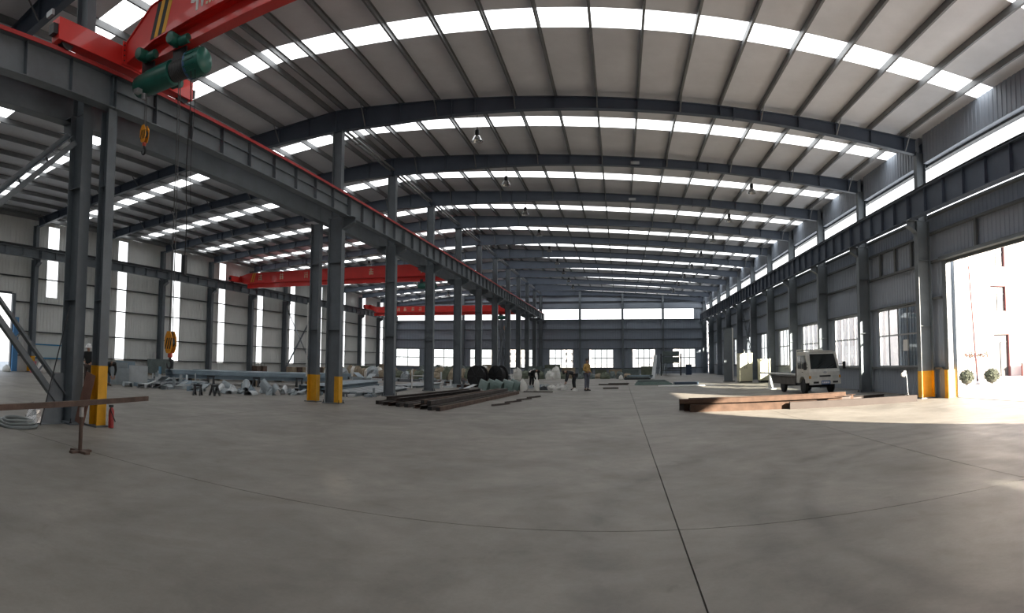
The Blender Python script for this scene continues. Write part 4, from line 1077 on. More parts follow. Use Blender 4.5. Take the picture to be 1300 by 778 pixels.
def crate(x, y, sx, sy, sz, label, mt, group=None, az=0):
    t = thing('crate', label, 'crate', (0,0,0), group); WORLD_AT[t.name] = Vector((0,0,0))
    m = MB(); m.bx(-sx/2+.02, sx/2-.02, -sy/2+.02, sy/2-.02, .10, sz-.02); m.build('body', mt, t)
    for s in (-1, 0, 1):
        m = MB(); m.bx(s*(sx/2-.07)-.05, s*(sx/2-.07)+.05, -sy/2, sy/2, 0, .10); m.build('skid', MATS['weathered_timber'], t)
    for zz in (.14, sz*.5, sz-.1):
        m = MB(); m.bx(-sx/2, sx/2, -sy/2, -sy/2+.02, zz, zz+.08); m.build('slat', mt, t)
    for s in (-1, 1):
        m = MB(); m.bx(s*(sx/2-.05)-.05, s*(sx/2-.05)+.05, -sy/2-.015, -sy/2+.005, .1, sz); m.build('corner_post', mt, t)
    m = MB(); m.bx(-sx/2, sx/2, -sy/2, sy/2, sz-.02, sz+.02); m.build('lid', mt, t)
    t.location = (x, y, 0); t.rotation_euler = (0,0,az)
CR = [(-9.2,62,1.6,1.1,1.1,0),(-7.3,62.5,1.5,1.0,1.25,1),(-5.6,63,1.4,1.0,.95,2),(-3.9,66,1.5,1.0,.9,0),(-2.2,66.5,1.3,.9,.7,1),(-.4,64,1.6,1.1,.75,2),(1.2,62.5,1.8,1.2,.8,0),(3.2,67,1.4,1.0,1.0,1),(-14.6,64,1.6,1.1,1.2,2),(-16.9,63.5,1.5,1.0,1.0,0),(-27.6,58,1.6,1.1,.9,1),(-25.2,59,1.4,1.0,1.1,2)]
for i, (x, y, a, b, c, k) in enumerate(CR):
    crate(x, y, a, b, c, ('tall ' if c >= 1.1 else 'low ') + ['grey-green','olive','tan'][k] + ' slatted crate before the gable wall ' + ('in the far bay' if x < X_MID else 'facing the open floor'), [M_CRATE, M_OLIVE, M_TAN][k], 'crates before the gable wall', rr.uniform(-.2,.2))
# steel rack, cabinet, heap of tubes and low stacks near the gable
rk = thing('steel_rack', 'dark open steel rack standing before the gable windows', 'rack', (6.2, 70.0, 0))
for sx in (5.0, 7.4):
    for sy in (69.6, 70.4):
        m = MB(); m.bx(sx-.04, sx+.04, sy-.04, sy+.04, 0, 2.35); m.build('upright', M_DARK, rk)
for z in (.5, 1.3, 2.05):
    m = MB(); m.bx(4.96, 7.44, 69.58, 70.42, z, z+.05); m.build('shelf', M_DARK, rk)
m = MB(); m.bx(5.2, 7.2, 69.7, 70.3, 2.1, 2.6); m.bx(5.2, 7.2, 69.66, 69.70, 1.36, 2.0); m.build('back_board', M_CRATE, rk)
for i in range(7):
    x = 4.1 + .27*i
    o = MB().tube([(x, 71.2+.1*i, .0), (x+.3, 73.0, 1.6+.12*(i % 3))], .04, 6).build('leaning_tube', M_GALV if i % 2 else M_CRATE); tag(o, 'thin tube leaning beside the dark steel rack', 'tube', 'leaning tubes by the rack')
cb = thing('machine_cabinet', 'small dark blue cabinet under the gable window beside the rack', 'cabinet', (8.6, 72.0, 0))
m = MB(); m.bx(8.25, 8.95, 71.7, 72.3, 0, 1.15); m.build('body', mat('dark_blue_paint', (.03,.05,.09), .5), cb)
m = MB(); m.bx(8.29, 8.91, 71.685, 71.7, .08, 1.08); dd = m.build('door', MATS['dark_blue_paint'], cb)
m = MB(); m.bx(8.82, 8.86, 71.66, 71.69, .5, .65); m.build('handle', M_RIM, dd)
for i in range(6):
    o = MB().bx(1.1+.05*i, 4.0-.12*i, 43.0+.05*i, 44.9-.1*i, .055*i, .055*i+.05).build('sheet_panel', M_GREENG if i < 4 else M_CRATE); tag(centre(o), 'green-grey sheet in the low flat stack on the open floor', 'sheet', 'low stack of sheets')
o = MB().bx(4.1, 5.9, 43.2, 44.2, .0, .16).build('blue_board', mat('slate_blue_board', (.06,.09,.13), .5)); tag(centre(o), 'dark blue slab lying beside the low stack of sheets', 'slab')
o = MB().bx(2.7, 6.6, 40.3, 41.2, 0, .05).build('white_board', M_WHITE); tag(centre(o), 'long white board on the open floor before the low stack', 'board')
for i, (x, y, L) in enumerate([(-1.6,43.5,2.2),(-.9,45.0,1.6),(-1.1,37.6,1.0)]):
    stock('L', (x,y,.005), (x+L,y+.2,.005), .08, .08, M_RUSTD, 'angle_bar', 'dark angle bar lying on the open floor near the standing worker', 'bar', 'dark angle bars')
o = bag(.1, 55.0, .22, .45, 'small white sack on the open floor far behind the workers', None, None, 8, .3)
# heap of tubes before the gable, darker
for i in range(14):
    l, c = i // 5, i % 5
    x = .3 + .15*l + rr.uniform(0,.25); y = 56.0 + .22*c + .1*l; L = rr.uniform(2.0,2.6); z = .062 + .126*l
    mt = rr.choice([M_CRATE, M_DARK, M_GALVB]); tone = {M_CRATE: 'grey-green', M_DARK: 'black', M_GALVB: 'blue-grey'}[mt]
    stock('box', (x, y, z), (x+L, y+.02, z), .12, .12, mt, 'steel_tube', tone + ' tube in the low stack before the gable', 'tube', 'low stack of tubes')
o = MB().bar((3.3, 57.6, 0.02), (3.6, 58.4, 2.1), .35, .03).build('leaning_sheet', GM[3]); tag(o, 'pale sheet leaning upright on the low tube heap', 'sheet')
# white tubular frames behind the second single column
def tube_frame(x, y, az, label):
    t = thing('tube_frame', label, 'frame', (0,0,0)); WORLD_AT[t.name] = Vector((0,0,0))
    for s in (-.45, .45):
        m = MB(); m.tube([(s,-.25,0),(s,-.25,1.0),(s*.9,-.2,1.08),(s*.9,.2,1.08),(s,.25,1.0),(s,.25,0)], .03, 6); m.build('hoop', M_WHITE, t)
    for z in (.35, .7):
        m = MB(); m.bx(-.45, .45, -.27, -.23, z, z+.05); m.build('crossbar', M_WHITE, t)
    t.location = (x, y, 0); t.rotation_euler = (0,0,az)
tube_frame(-12.4, 34.3, .3, 'white tubular hoop frame standing beside a middle column')
tube_frame(-8.0, 40.6, .2, 'white tubular hoop frame standing behind the cable drums')
# things along the daylight strip wall
bd = thing('notice_board', 'pale board with blue edges low on the strip wall', 'board', (X_LW+.22, 22.1, .8))
m = MB(); m.bx(X_LW+.185, X_LW+.215, 20.9, 23.3, .86, 1.66); m.build('panel', mat('pale_blue_board', (.50,.56,.56), .5), bd)
for z in (.80, 1.62):
    m = MB(); m.bx(X_LW+.18, X_LW+.235, 20.85, 23.35, z, z+.08); m.build('blue_rail', mat('bright_blue_paint', (.03,.22,.42), .45), bd)
t = thing('bucket', 'pink plastic bucket by the strip wall doorway', 'bucket', (-32.2, 20.0, 0))
m = MB(); m.lathe([(.17,0),(.23,.62),(.245,.62),(.245,.66),(.215,.66),(.16,.03)], (-32.2,20.0,0), 16); m.build('body', mat('pink_plastic', (.62,.20,.24), .5), t, smooth=True)
m = MB(); m.tube([(-32.2+.235*math.cos(a), 20.0, .64-.02+.2*math.sin(a)) for a in [math.pi*i/10 for i in range(11)]], .008, 5); m.build('handle', M_ROPE, t)
bag(-32.5, 20.9, .34, .75, 'white slumped sack beside the pink bucket', None, None, 11, .35)
bag(-32.7, 18.3, .3, .4, 'white sack in the strip wall doorway', None, None, 12, .35)
crate(-32.2, 31.6, 2.4, .5, 1.05, 'low grey panelled crate against the strip wall', M_CRATE, None, R(90))
for i, y in enumerate((44.6, 45.6)):
    t = thing('welding_set', 'reddish machine set by the strip wall column, %s of two' % ('nearer' if i == 0 else 'farther'), 'machine', (-32.4, y, 0))
    m = MB(); m.bx(-32.7, -32.1, y-.32, y+.32, .12, .72); m.build('housing', M_RUST, t)
    [MB().lathe([(.02,-.03),(.12,-.03),(.12,.03),(.02,.03)], (-32.07, y+q, .12), 12, 'X').build('wheel', M_BLACK, t) for q in (-.2, .2)]
    m = MB(); m.tube([(-32.4,y-.3,.72),(-32.4,y-.3,.95),(-32.4,y+.3,.95),(-32.4,y+.3,.72)], .02, 6); m.build('push_bar', M_DARK, t)
for i in range(8):
    crate(-32.3, 50.6 + 1.1*i, .9, .7, .62, ('reddish' if i % 2 else 'tan') + ' box in the row along the strip wall', M_RUST if i % 2 else M_TAN, 'boxes along the strip wall', R(90))
# galvanised sheets standing behind the bending worker
for i, (x, y, w, h_, az) in enumerate([(-23.6,20.0,1.1,1.0,.5),(-22.9,19.4,1.2,.75,.8),(-24.4,21.2,1.2,1.05,.4),(-22.3,20.3,1.0,.9,.6)]):
    m = MB(); m.box((x,y,h_/2), (w,.05,h_), Matrix.Rotation(az,3,'Z')); m.box((x,y,.03), (w*.6,.3,.06), Matrix.Rotation(az,3,'Z')); o = m.build('upright_panel', GM[i % 4]); tag(centre(o), 'grey panel standing upright in the loose heap', 'panel', 'upright panels in the heap')

# ------------------------------------------------------------------ truck
def truck(cx, cy, rz):
    t = thing('light_truck', 'dirty white light truck with a low flat bed, parked by the windows', 'truck', (0,0,0)); WORLD_AT[t.name] = Vector((0,0,0))
    W = .84                                                  # half width; the nose points to -Y
    M_CAB = mat('dirty_white_cab', (.46,.46,.43), .45, var=.18, scale=4)
    M_WS = mat('dark_windscreen', (.018,.022,.024), .08, spec=.8)
    side = [(-.86,.52),(-.88,.62),(-.86,.98),(-.80,1.08),(-.50,1.78),(-.40,1.86),(.62,1.88),(.70,1.82),(.74,.50),(.40,.50),(.36,.62),(.22,.76),(.0,.80),(-.22,.76),(-.36,.62),(-.40,.50)]
    m = MB(); n = len(side)
    rows = []
    for x, k in ((-W,.96),(-W+.05,1.0),(W-.05,1.0),(W,.96)):
        rows.append([(x, y*k if True else y, .5+(z-.5)*(.985 if k < 1 else 1)) for y, z in side])
    vs = [p for r_ in rows for p in r_]
    fs = [(i*n+j, i*n+(j+1)%n, (i+1)*n+(j+1)%n, (i+1)*n+j) for i in range(3) for j in range(n)] + [tuple(range(n)), tuple(reversed(range(3*n,4*n)))]
    m.add(vs, fs); cab = m.build('cab', M_CAB, t)
    def front_y(z): return -.86 + (max(z,.98)-.98)*.36/.80*1.0 if z > 1.0 else -.87
    m = MB(); m.add([(-.72,-.795,1.11),(.72,-.795,1.11),(.66,-.525,1.755),(-.66,-.525,1.755),(-.72,-.78,1.11),(.72,-.78,1.11),(.66,-.50,1.755),(-.66,-.50,1.755)], [(0,1,2,3),(4,7,6,5),(0,4,5,1),(1,5,6,2),(2,6,7,3),(3,7,4,0)]); m.build('windscreen', M_WS, cab)
    m = MB(); m.bar((-.5,-.81,1.13),(.05,-.70,1.38),.015,.02); m.bar((.1,-.81,1.13),(.6,-.72,1.34),.015,.02); m.build('wiper', M_BLACK, cab)
    for s in (-1, 1):
        x = s*(W+.004)
        m = MB(); m.prism([(-.62,1.12),(.02,1.12),(.02,1.70),(-.36,1.70)], 'X', x-.012, x+.012); m.build('side_window', M_WS, cab)
        m = MB(); m.prism([(.10,1.12),(.52,1.12),(.52,1.70),(.10,1.70)], 'X', x-.012, x+.012); m.build('quarter_window', M_WS, cab)
        m = MB(); m.prism([(-.70,.74),(-.66,1.06),(.06,1.06),(.06,.86),(-.10,.84),(-.42,.66),(-.55,.66)], 'X', x-.006, x+.014); dr_ = m.build('door', M_CAB, cab)
        m = MB(); m.bx(x-.02, x+.02, -.12, .0, .96, .99); m.build('door_handle', M_BLACK, dr_)
        m = MB(); m.bar((x,-.72,1.30),(x+s*.22,-.84,1.30),.02,.02); m.bar((x,-.70,1.18),(x+s*.22,-.84,1.18),.02,.02); m.bx(x+s*.22-.07, x+s*.22+.07, -.90, -.84, 1.08, 1.40); m.build('wing_mirror', M_BLACK, t)
        m = MB(); m.bx(s*.56-.15, s*.56+.15, -.885, -.84, .70, .82); hl = m.build('headlamp', mat('lamp_glass', (.45,.46,.44), .15, spec=.8), cab)
        m = MB(); m.bx(s*.80-.05, s*.80+.05, -.88, -.84, .70, .82); m.build('indicator', mat('amber_glass', (.50,.22,.04), .2), hl)
    m = MB(); m.bx(-.30, .30, -.885, -.86, .76, .83); m.build('grille_slot', M_BLACK, cab)
    m = MB(); m.lathe([(.0,-.006),(.09,-.006),(.09,.012),(.0,.012)], (0,-.875,.95), 16, 'Y'); m.v = [Vector((p.x*1.1, p.y, .95+(p.z-.95)*.62)) for p in m.v]; m.build('front_emblem', M_RIM, cab)
    m = MB(); m.bx(-W+.01, W-.01, -.95, -.82, .44, .62); bu = m.build('bumper', M_CAB, t)
    for s in (-1, 1):
        m = MB(); m.bx(s*.52-.14, s*.52+.14, -.956, -.94, .49, .57); m.build('bumper_slot', M_BLACK, bu)
    m = MB(); m.bx(-.24, .24, -.966, -.95, .44, .60); pl = m.build('number_plate', mat('blue_plate', (.06,.12,.26), .4), bu)
    m = MB()
    for i in range(6): m.bx(-.19+.066*i, -.15+.066*i, -.969, -.965, .48, .56)
    m.build('plate_marks', M_WHITE, pl)
    m = MB(); m.bx(-.62,.62,-.48,-.36,1.87,1.905); m.build('roof_ridge', M_CAB, cab)
    [MB().bx(x-.04, x+.04, -.6, 3.9, .46, .58).build('chassis_rail', M_DARK, t) for x in (-.3, .3)]
    M_BED = mat('grey_brown_bed', (.10,.09,.08), .7, var=.3, scale=4)
    m = MB(); m.bx(-W-.02, W+.02, .86, 4.05, .70, .78); bed = m.build('bed_floor', M_BED, t)
    for s in (-1, 1):
        m = MB(); m.bx(s*(W+.0)-.02, s*(W+.0)+.02, .88, 4.05, .40, .78) if s < 0 else m.bx(W-.02, W+.02, .88, 4.05, .78, 1.12); m.build('drop_side', M_BED, bed)
    m = MB(); m.bx(-W, W, .84, .88, .70, 1.20); m.build('headboard', M_BED, bed)
    m = MB(); m.tube([(-W+.1,.87,1.2),(-W+.1,.87,1.95),(W-.1,.87,1.95),(W-.1,.87,1.2)], .03, 8); m.build('guard_frame', M_CAB, t)
    for y in (.0, 2.75):
        for s in (-1, 1):
            m = MB(); m.lathe([(.10,-.09),(.22,-.10),(.32,-.08),(.335,-.04),(.335,.04),(.32,.08),(.22,.10),(.10,.09)], (s*.72, y, .335), 22, 'X'); wh = m.build('tyre', M_BLACK, t, smooth=True)
            m = MB(); m.lathe([(.02,-.05),(.17,-.06),(.20,-.085),(.20,.085),(.17,.06),(.02,.05)], (s*.72, y, .335), 16, 'X'); m.build('wheel_rim', M_RIM, wh, smooth=True)
        m = MB(); m.tube([(-.62,y,.335),(.62,y,.335)], .05, 8); m.build('axle', M_DARK, t)
    m = MB(); m.bx(-.50, -.36, .95, 1.45, .36, .62); m.build('fuel_tank', M_DARK, t)
    t.location = (cx, cy, 0); t.rotation_euler = (0,0,rz)
    return t
truck(9.72, 27.35, R(5.5))
stock('pipe', (9.05, 28.6, .84), (8.55, 34.6, .86), .09, .09, M_WHITE, 'white_pipe', 'long white pipe lying on the truck bed and jutting out behind', 'pipe')
m = MB(); m.prism([(33.1,0),(34.1,0),(33.75,.72)], 'X', 8.9, 9.0); m.bx(8.75, 9.15, 33.1, 34.1, 0, .04); o = m.build('white_gusset', M_WHITE); tag(centre(o), 'white triangular plate standing on the floor behind the truck bed', 'plate')

# ------------------------------------------------------------------ cabinets by the windowed wall
def cabinet(x0, x1, y0, y1, h_, label, plinth=.08):
    t = thing('electrical_cabinet', label, 'cabinet', ((x0+x1)/2, (y0+y1)/2, 0))
    m = MB(); m.bx(x0+.03, x1-.03, y0+.03, y1-.03, 0, plinth); m.build('plinth', M_DARK, t)
    m = MB(); m.bx(x0, x1, y0, y1, plinth, h_); m.bx(x0-.03, x1+.03, y0-.03, y1+.03, h_, h_+.05); m.build('housing', M_CREAM, t)
    xm = (x0+x1)/2
    for a, b, hx in ((x0+.03, xm-.01, xm-.07), (xm+.01, x1-.03, xm+.07)):
        m = MB(); m.bx(a, b, y0-.018, y0, plinth+.05, h_-.05); d_ = m.build('door', M_CREAM, t)
        m = MB(); m.bx(hx-.015, hx+.015, y0-.04, y0-.016, h_*.48, h_*.58); m.build('handle', M_DARK, d_)
    m = MB(); m.tube([(xm,(y0+y1)/2,h_+.05),(xm,(y0+y1)/2,h_+.25),(xm-.1,(y0+y1)/2,h_+.32)], .03, 6); m.build('cable_stub', M_WHITE, t)
cabinet(9.25, 10.35, 44.3, 45.1, 1.98, 'tall cream electrical cabinet standing beside a shorter one')
cabinet(10.55, 11.35, 42.6, 43.4, 1.55, 'shorter cream electrical cabinet beside the tall one', .16)
t = thing('partition_leaf', 'tall dark leaf with a pale upright edge behind the cream cabinets', 'panel', (9.1, 47.0, 0))
m = MB(); m.bx(8.55, 9.25, 46.9, 47.0, 0, 3.9); m.build('leaf', M_STEEL, t)
m = MB(); m.bx(9.25, 9.33, 46.86, 47.04, 0, 3.92); m.build('edge_strip', M_WHITE, t)
m = MB(); m.bx(8.5, 9.4, 46.6, 47.3, 0, .05); m.build('foot', M_DARK, t)
# small lamp on a stand at the windowed wall
t = thing('work_lamp', 'small pale work lamp on a thin stand beside the doorway column', 'lamp', (11.25, 20.75, 0))
for a in (0, 2.1, 4.2):
    m = MB(); m.tube([(11.25,20.75,.22),(11.25+.24*math.cos(a+.4),20.75+.24*math.sin(a+.4),.02)], .014, 6); m.build('leg', M_RIM, t)
m = MB(); m.tube([(11.25,20.75,.15),(11.22,20.75,.75),(11.17,20.76,1.02)], .014, 6); m.build('pole', M_RIM, t)
m = MB(); m.lathe([(.02,-.08),(.06,-.06),(.11,.06),(.10,.06),(.05,-.04)], (11.02, 20.72, .88), 12, 'X'); m.build('reflector', M_WHITE, t, smooth=True)
m = MB(); m.tube([(11.17,20.76,1.02),(11.08,20.74,1.0),(10.98,20.72,.90)], .012, 6); m.build('arm', M_RIM, t)
# paper in the first window
o = MB().bx(X_RW-.012, X_RW-.008, 22.75, 23.25, 1.75, 2.2).build('paper_notice', M_WHITE); tag(centre(o), 'white paper stuck to the first window after the doorway', 'paper')
# grey sliding door leaf parked outside, behind the first window
t = thing('sliding_door', 'grey sliding door leaf parked outside behind the first window', 'door', (X_RW+.35, 22.0, 0))
m = MB(); m.sheet((X_RW+.40,19.5,.0), (0,4.9,0), (0,0,4.95), (.03,0,0), .25, .09); m.build('leaf', M_PANEL, t, smooth='open')
for y in (19.5, 21.95, 24.36):
    m = MB(); m.bx(X_RW+.43, X_RW+.48, y, y+.05, .0, 4.95); m.build('stile', M_STEEL, t)
for z in (.05, 2.4, 4.88):
    m = MB(); m.bx(X_RW+.48, X_RW+.52, 19.5, 24.4, z, z+.06); m.build('rail', M_STEEL, t)

# ------------------------------------------------------------------ people
def skin_mesh(name, verts, edges, radii, mats, levels=1):
    me = bpy.data.meshes.new('tmp'); me.from_pydata(verts, edges, [])
    ob = bpy.data.objects.new('tmp', me); col.objects.link(ob)
    sk = ob.modifiers.new('skin', 'SKIN'); sk.use_smooth_shade = True
    for i, r_ in enumerate(radii):
        me.skin_vertices[0].data[i].radius = (r_, r_) if not isinstance(r_, tuple) else r_
    me.skin_vertices[0].data[0].use_root = True
    sb = ob.modifiers.new('sub', 'SUBSURF'); sb.levels = levels; sb.render_levels = levels
    dg = bpy.context.evaluated_depsgraph_get()
    out = bpy.data.meshes.new_from_object(ob.evaluated_get(dg))
    bpy.data.objects.remove(ob); bpy.data.meshes.remove(me)
    out.name = name; out.materials.clear(); out.materials.append(mats)
    out.polygons.foreach_set('use_smooth', [True]*len(out.polygons))
    return out
M_SKIN = mat('skin', (.36,.20,.13), .55)
def person(label, loc, rz, J, top_m, leg_m, head_m, helmet=False, vest=None):
    """J: joint name -> point; the figure looks to -Y"""
    t = thing('person', label, 'person', (0,0,0)); WORLD_AT[t.name] = Vector((0,0,0))
    J = {k: Vector(v) for k, v in J.items()}
    V, E_, Rr = [], [], []
    def v(p, r_): V.append(tuple(p)); Rr.append(r_); return len(V)-1
    def e(a, b): E_.append((a, b))
    pel = v(J['pelvis'], (.145,.105)); sp = v(J['pelvis'].lerp(J['chest'], .5), (.125,.095)); ch = v(J['chest'], (.155,.105)); e(pel, sp); e(sp, ch)
    nk = v(J['neck'], .055); e(ch, nk); hd = J['head']; dirn = (hd - J['neck']).normalized(); f = J['face']
    h0 = v(J['neck'].lerp(hd, .55), .07); h1 = v(hd, .098); h2 = v(hd + dirn*.085, .075); e(nk, h0); e(h0, h1); e(h1, h2)
    ns = v(hd + f*.112 - dirn*.01, .014); e(h1, ns)
    for s in 'lr':
        sh = v(J['sh_'+s], .062); e(ch, sh); el = v(J['el_'+s], .044); e(sh, el); wr = v(J['wr_'+s], .03); e(el, wr)
        d = (J['wr_'+s] - J['el_'+s]).normalized(); sdw = d.cross(Vector((0,1,0)) if abs(d.y) < .9 else Vector((1,0,0))).normalized(); fw = d.cross(sdw)
        pm = v(J['wr_'+s] + d*.05, (.036,.022)); e(wr, pm)
        for q, L in ((-.030,.075),(-.010,.09),(.010,.085),(.030,.068)):
            k1 = v(J['wr_'+s] + d*.10 + sdw*q, .0105); k2 = v(J['wr_'+s] + d*(.10+L*.55) + sdw*q*1.15 + fw*.012, .0095); k3 = v(J['wr_'+s] + d*(.10+L*.9) + sdw*q*1.1 + fw*.035, .008); e(pm, k1); e(k1, k2); e(k2, k3)
        t1 = v(J['wr_'+s] + d*.055 + sdw*.05 + fw*.01, .012); t2 = v(J['wr_'+s] + d*.10 + sdw*.065 + fw*.02, .0095); e(pm, t1); e(t1, t2)
        hp = v(J['hip_'+s], .092); e(pel, hp); kn = v(J['kn_'+s], .062); e(hp, kn); an = v(J['an_'+s], .042); e(kn, an); toe = v(J['toe_'+s], .036); e(an, toe)
    me = skin_mesh('body', V, E_, Rr, M_SKIN)
    o = bpy.data.objects.new('body', me); col.objects.link(o); o.parent = t
    def part(name, pts, eds, rads, mt):
        o_ = bpy.data.objects.new(name, skin_mesh(name, [tuple(p) for p in pts], eds, rads, mt)); col.objects.link(o_); o_.parent = t; return o_
    up = (J['chest'] - J['pelvis']).normalized()
    P = [J['pelvis'] - up*.02, J['pelvis'].lerp(J['chest'], .5), J['chest'], J['neck'] - up*.02, J['sh_l'], J['el_l'], J['wr_l'], J['sh_r'], J['el_r'], J['wr_r']]
    jk = part('jacket', P, [(0,1),(1,2),(2,3),(2,4),(4,5),(5,6),(2,7),(7,8),(8,9)], [(.175,.135),(.155,.125),(.18,.13),.075,.082,.064,.046,.082,.064,.046], top_m)
    P = [J['pelvis'], J['hip_l'], J['kn_l'], J['an_l'].lerp(J['kn_l'], .08), J['hip_r'], J['kn_r'], J['an_r'].lerp(J['kn_r'], .08)]
    part('trousers', P, [(0,1),(1,2),(2,3),(0,4),(4,5),(5,6)], [(.165,.12),.112,.082,.066,.112,.082,.066], leg_m)
    if vest:
        part('vest', [J['pelvis'].lerp(J['chest'], .12), J['pelvis'].lerp(J['chest'], .55), J['chest'] + up*.03], [(0,1),(1,2)], [(.185,.145),(.172,.142),(.19,.142)], vest)
    for s in 'lr':
        d = (J['toe_'+s] - J['an_'+s]); d.z = 0; d.normalize()
        m = MB(); c = Vector((J['an_'+s].x, J['an_'+s].y, 0)); q = Vector((-d.y, d.x, 0))
        prof = [(-.07,.04),(.0,.048),(.10,.05),(.17,.04),(.20,.015)]
        vs = []
        for a, w in prof:
            hh = .11 if a < .02 else (.075 if a < .15 else .05)
            vs += [c+d*a+q*w, c+d*a-q*w, c+d*a-q*w*.8+Vector((0,0,hh)), c+d*a+q*w*.8+Vector((0,0,hh))]
        n = 4; k = len(prof)
        m.add(vs, [(i*n+j, i*n+(j+1)%n, (i+1)*n+(j+1)%n, (i+1)*n+j) for i in range(k-1) for j in range(n)] + [(0,1,2,3), tuple(range((k-1)*n, k*n))]); m.build('shoe', M_BLACK, t, smooth=True)
    m = MB(); rot = dirn.to_track_quat('Z', 'Y').to_matrix()
    if helmet:
        m.lathe([(.150,.0),(.150,.012),(.122,.02),(.118,.07),(.09,.12),(.04,.145),(.0,.15)], (0,0,0), 16)
    else:
        m.lathe([(.104,.0),(.112,.03),(.108,.07),(.08,.115),(.035,.135),(.0,.137)], (0,0,0), 14)
    m.v = [rot @ p + hd + dirn*(.015) - f*(.0 if helmet else .018) for p in m.v]; m.build('helmet' if helmet else 'hair', head_m, t, smooth=True)
    sx = dirn.cross(f).normalized()
    for s in (-1, 1):
        m = MB(); m.lathe([(.0,-.011),(.009,-.006),(.011,.0),(.009,.006),(.0,.011)], tuple(hd + f*.094 + sx*s*.033 + dirn*.012), 8); m.build('eye', M_BLACK, t, smooth=True)
        m = MB(); m.lathe([(.0,-.03),(.016,-.015),(.018,.005),(.0,.03)], tuple(hd + sx*s*.102), 8); m.build('ear', M_SKIN, t, smooth=True)
    m = MB(); p = hd + f*.092 - dirn*.052; m.box(tuple(p), (.042,.012,.009)); m.build('mouth', mat('lips', (.28,.10,.08), .5), t)
    t.location = (loc[0], loc[1], 0); t.rotation_euler = (0,0,rz)
    return t
M_BLKC = mat('black_cloth', (.012,.014,.015), .85, var=.3, scale=8)
M_DGREY = mat('dark_grey_cloth', (.03,.034,.04), .85, var=.3, scale=8)
M_BLUEG = mat('grey_blue_cloth', (.11,.115,.15), .85, var=.2, scale=8)
M_DENIM = mat('faded_denim', (.12,.17,.23), .85, var=.25, scale=10)
M_KHAKI = mat('ochre_cloth', (.42,.26,.08), .85, var=.2, scale=8)
M_HAIR = mat('black_hair', (.012,.010,.009), .6)
def stand():
    return dict(pelvis=(0,0,.93), chest=(0,-.01,1.28), neck=(0,-.01,1.47), head=(0,-.03,1.62), face=(0,-1,0),
        sh_l=(.20,0,1.40), el_l=(.25,.02,1.12), wr_l=(.16,-.17,1.02), sh_r=(-.20,0,1.40), el_r=(-.27,.03,1.13), wr_r=(-.14,-.18,1.06),
        hip_l=(.095,0,.88), kn_l=(.10,-.02,.49), an_l=(.11,.02,.08), toe_l=(.13,-.14,.04), hip_r=(-.095,0,.88), kn_r=(-.10,-.01,.49), an_r=(-.12,.02,.08), toe_r=(-.15,-.13,.04))
def bend(reach=.25):
    return dict(pelvis=(0,.12,.86), chest=(0,-.24,1.02), neck=(0,-.42,1.04), head=(0,-.56,.98), face=(0,-.55,-.83),
        sh_l=(.20,-.34,.98), el_l=(.22,-.40,.70), wr_l=(.12,-.46,.46), sh_r=(-.20,-.34,.98), el_r=(-.22,-.38,.70), wr_r=(-.10,-.48,reach+.2),
        hip_l=(.10,.12,.82), kn_l=(.13,.05,.46), an_l=(.14,.10,.08), toe_l=(.16,-.06,.04), hip_r=(-.10,.12,.82), kn_r=(-.13,.03,.46), an_r=(-.14,.10,.08), toe_r=(-.17,-.06,.04))
person('standing worker in an ochre top and grey-blue trousers, hands at the waist', (-2.03, 35.5), R(50), stand(), M_KHAKI, M_BLUEG, M_HAIR, vest=mat('yellow_ochre_vest', (.52,.34,.10), .8))
person('worker in dark clothes bending over white material beside the standing worker', (-2.95, 36.3), R(-70), bend(), M_DGREY, M_DGREY, M_HAIR)
person('worker all in black bending down beside the white pointed sacks', (-6.1, 40.0), R(55), bend(.2), M_BLKC, M_BLKC, M_HAIR)
person('worker in a white helmet and dark clothes seen between column and post', (-20.6, 15.7), R(40), stand(), M_BLKC, mat('brown_trousers', (.06,.045,.04), .85), mat('white_helmet', (.8,.8,.8), .35), helmet=True)
person('worker in a black jacket and faded jeans bending by the loose heap', (-22.0, 18.0), R(80), bend(), M_BLKC, M_DENIM, M_HAIR)
# white material that the bending worker handles
M_CLOTH = mat('white_plastic_film', (.68,.67,.64), .5, var=.15, scale=5)
for i, (x, y, r_, h_) in enumerate([(-4.25,36.2,.5,.30),(-3.75,36.35,.5,.38),(-4.75,36.0,.4,.22)]):
    o = crumple(x, y, r_, h_, 40+i).build('plastic_film', M_CLOTH if i < 2 else M_DGREY, smooth=True); tag(centre(o), 'crumpled white film on the floor before the bending worker' if i < 2 else 'dark crumpled cover at the end of the white film', 'plastic film', 'crumpled film on the floor' if i < 2 else None)
o = crumple(-2.75, 35.3, .22, .16, 60).build('plastic_film', M_CLOTH, smooth=True); tag(centre(o), 'small white crumpled film at the feet of the bending worker', 'plastic film')

# ------------------------------------------------------------------ outside: yard, house, shrubs, pole
M_YARD = mat('pale_yard_concrete', (.52,.49,.46), .8, var=.10, scale=.6)
yard = thing('yard', 'pale concrete yard around the workshop', None, (0,0,-.12), kind='structure')
yx = [-700, X_LW-.42, X_RW+.37, 700]; yy = [-700, Y_BACK-.42, Y_END+.32, 900]
for i in range(3):
    for j in range(3):
        if i == 1 and j == 1: continue
        m = MB(); m.bx(yx[i], yx[i+1], yy[j], yy[j+1], -.32, -.03); m.build('yard_slab', M_YARD, yard)
tr1 = thing('trim_1', 'steel door track let into the ground along the wide doorway', None, (X_RW+.3, 14, 0), kind='structure')
m = MB(); m.bx(X_RW+.42, X_RW+.48, 6.0, 25.0, -.03, .0); m.build('track', M_DARK, tr1)
M_RENDER = mat('pinkish_white_render', (.74,.66,.64), .85, var=.04)
M_REVEAL = mat('pink_trim_paint', (.16,.06,.06), .7)
ho = thing('house', 'pinkish white two-storey house across the yard', 'house', (34.0, 39.0, 0))
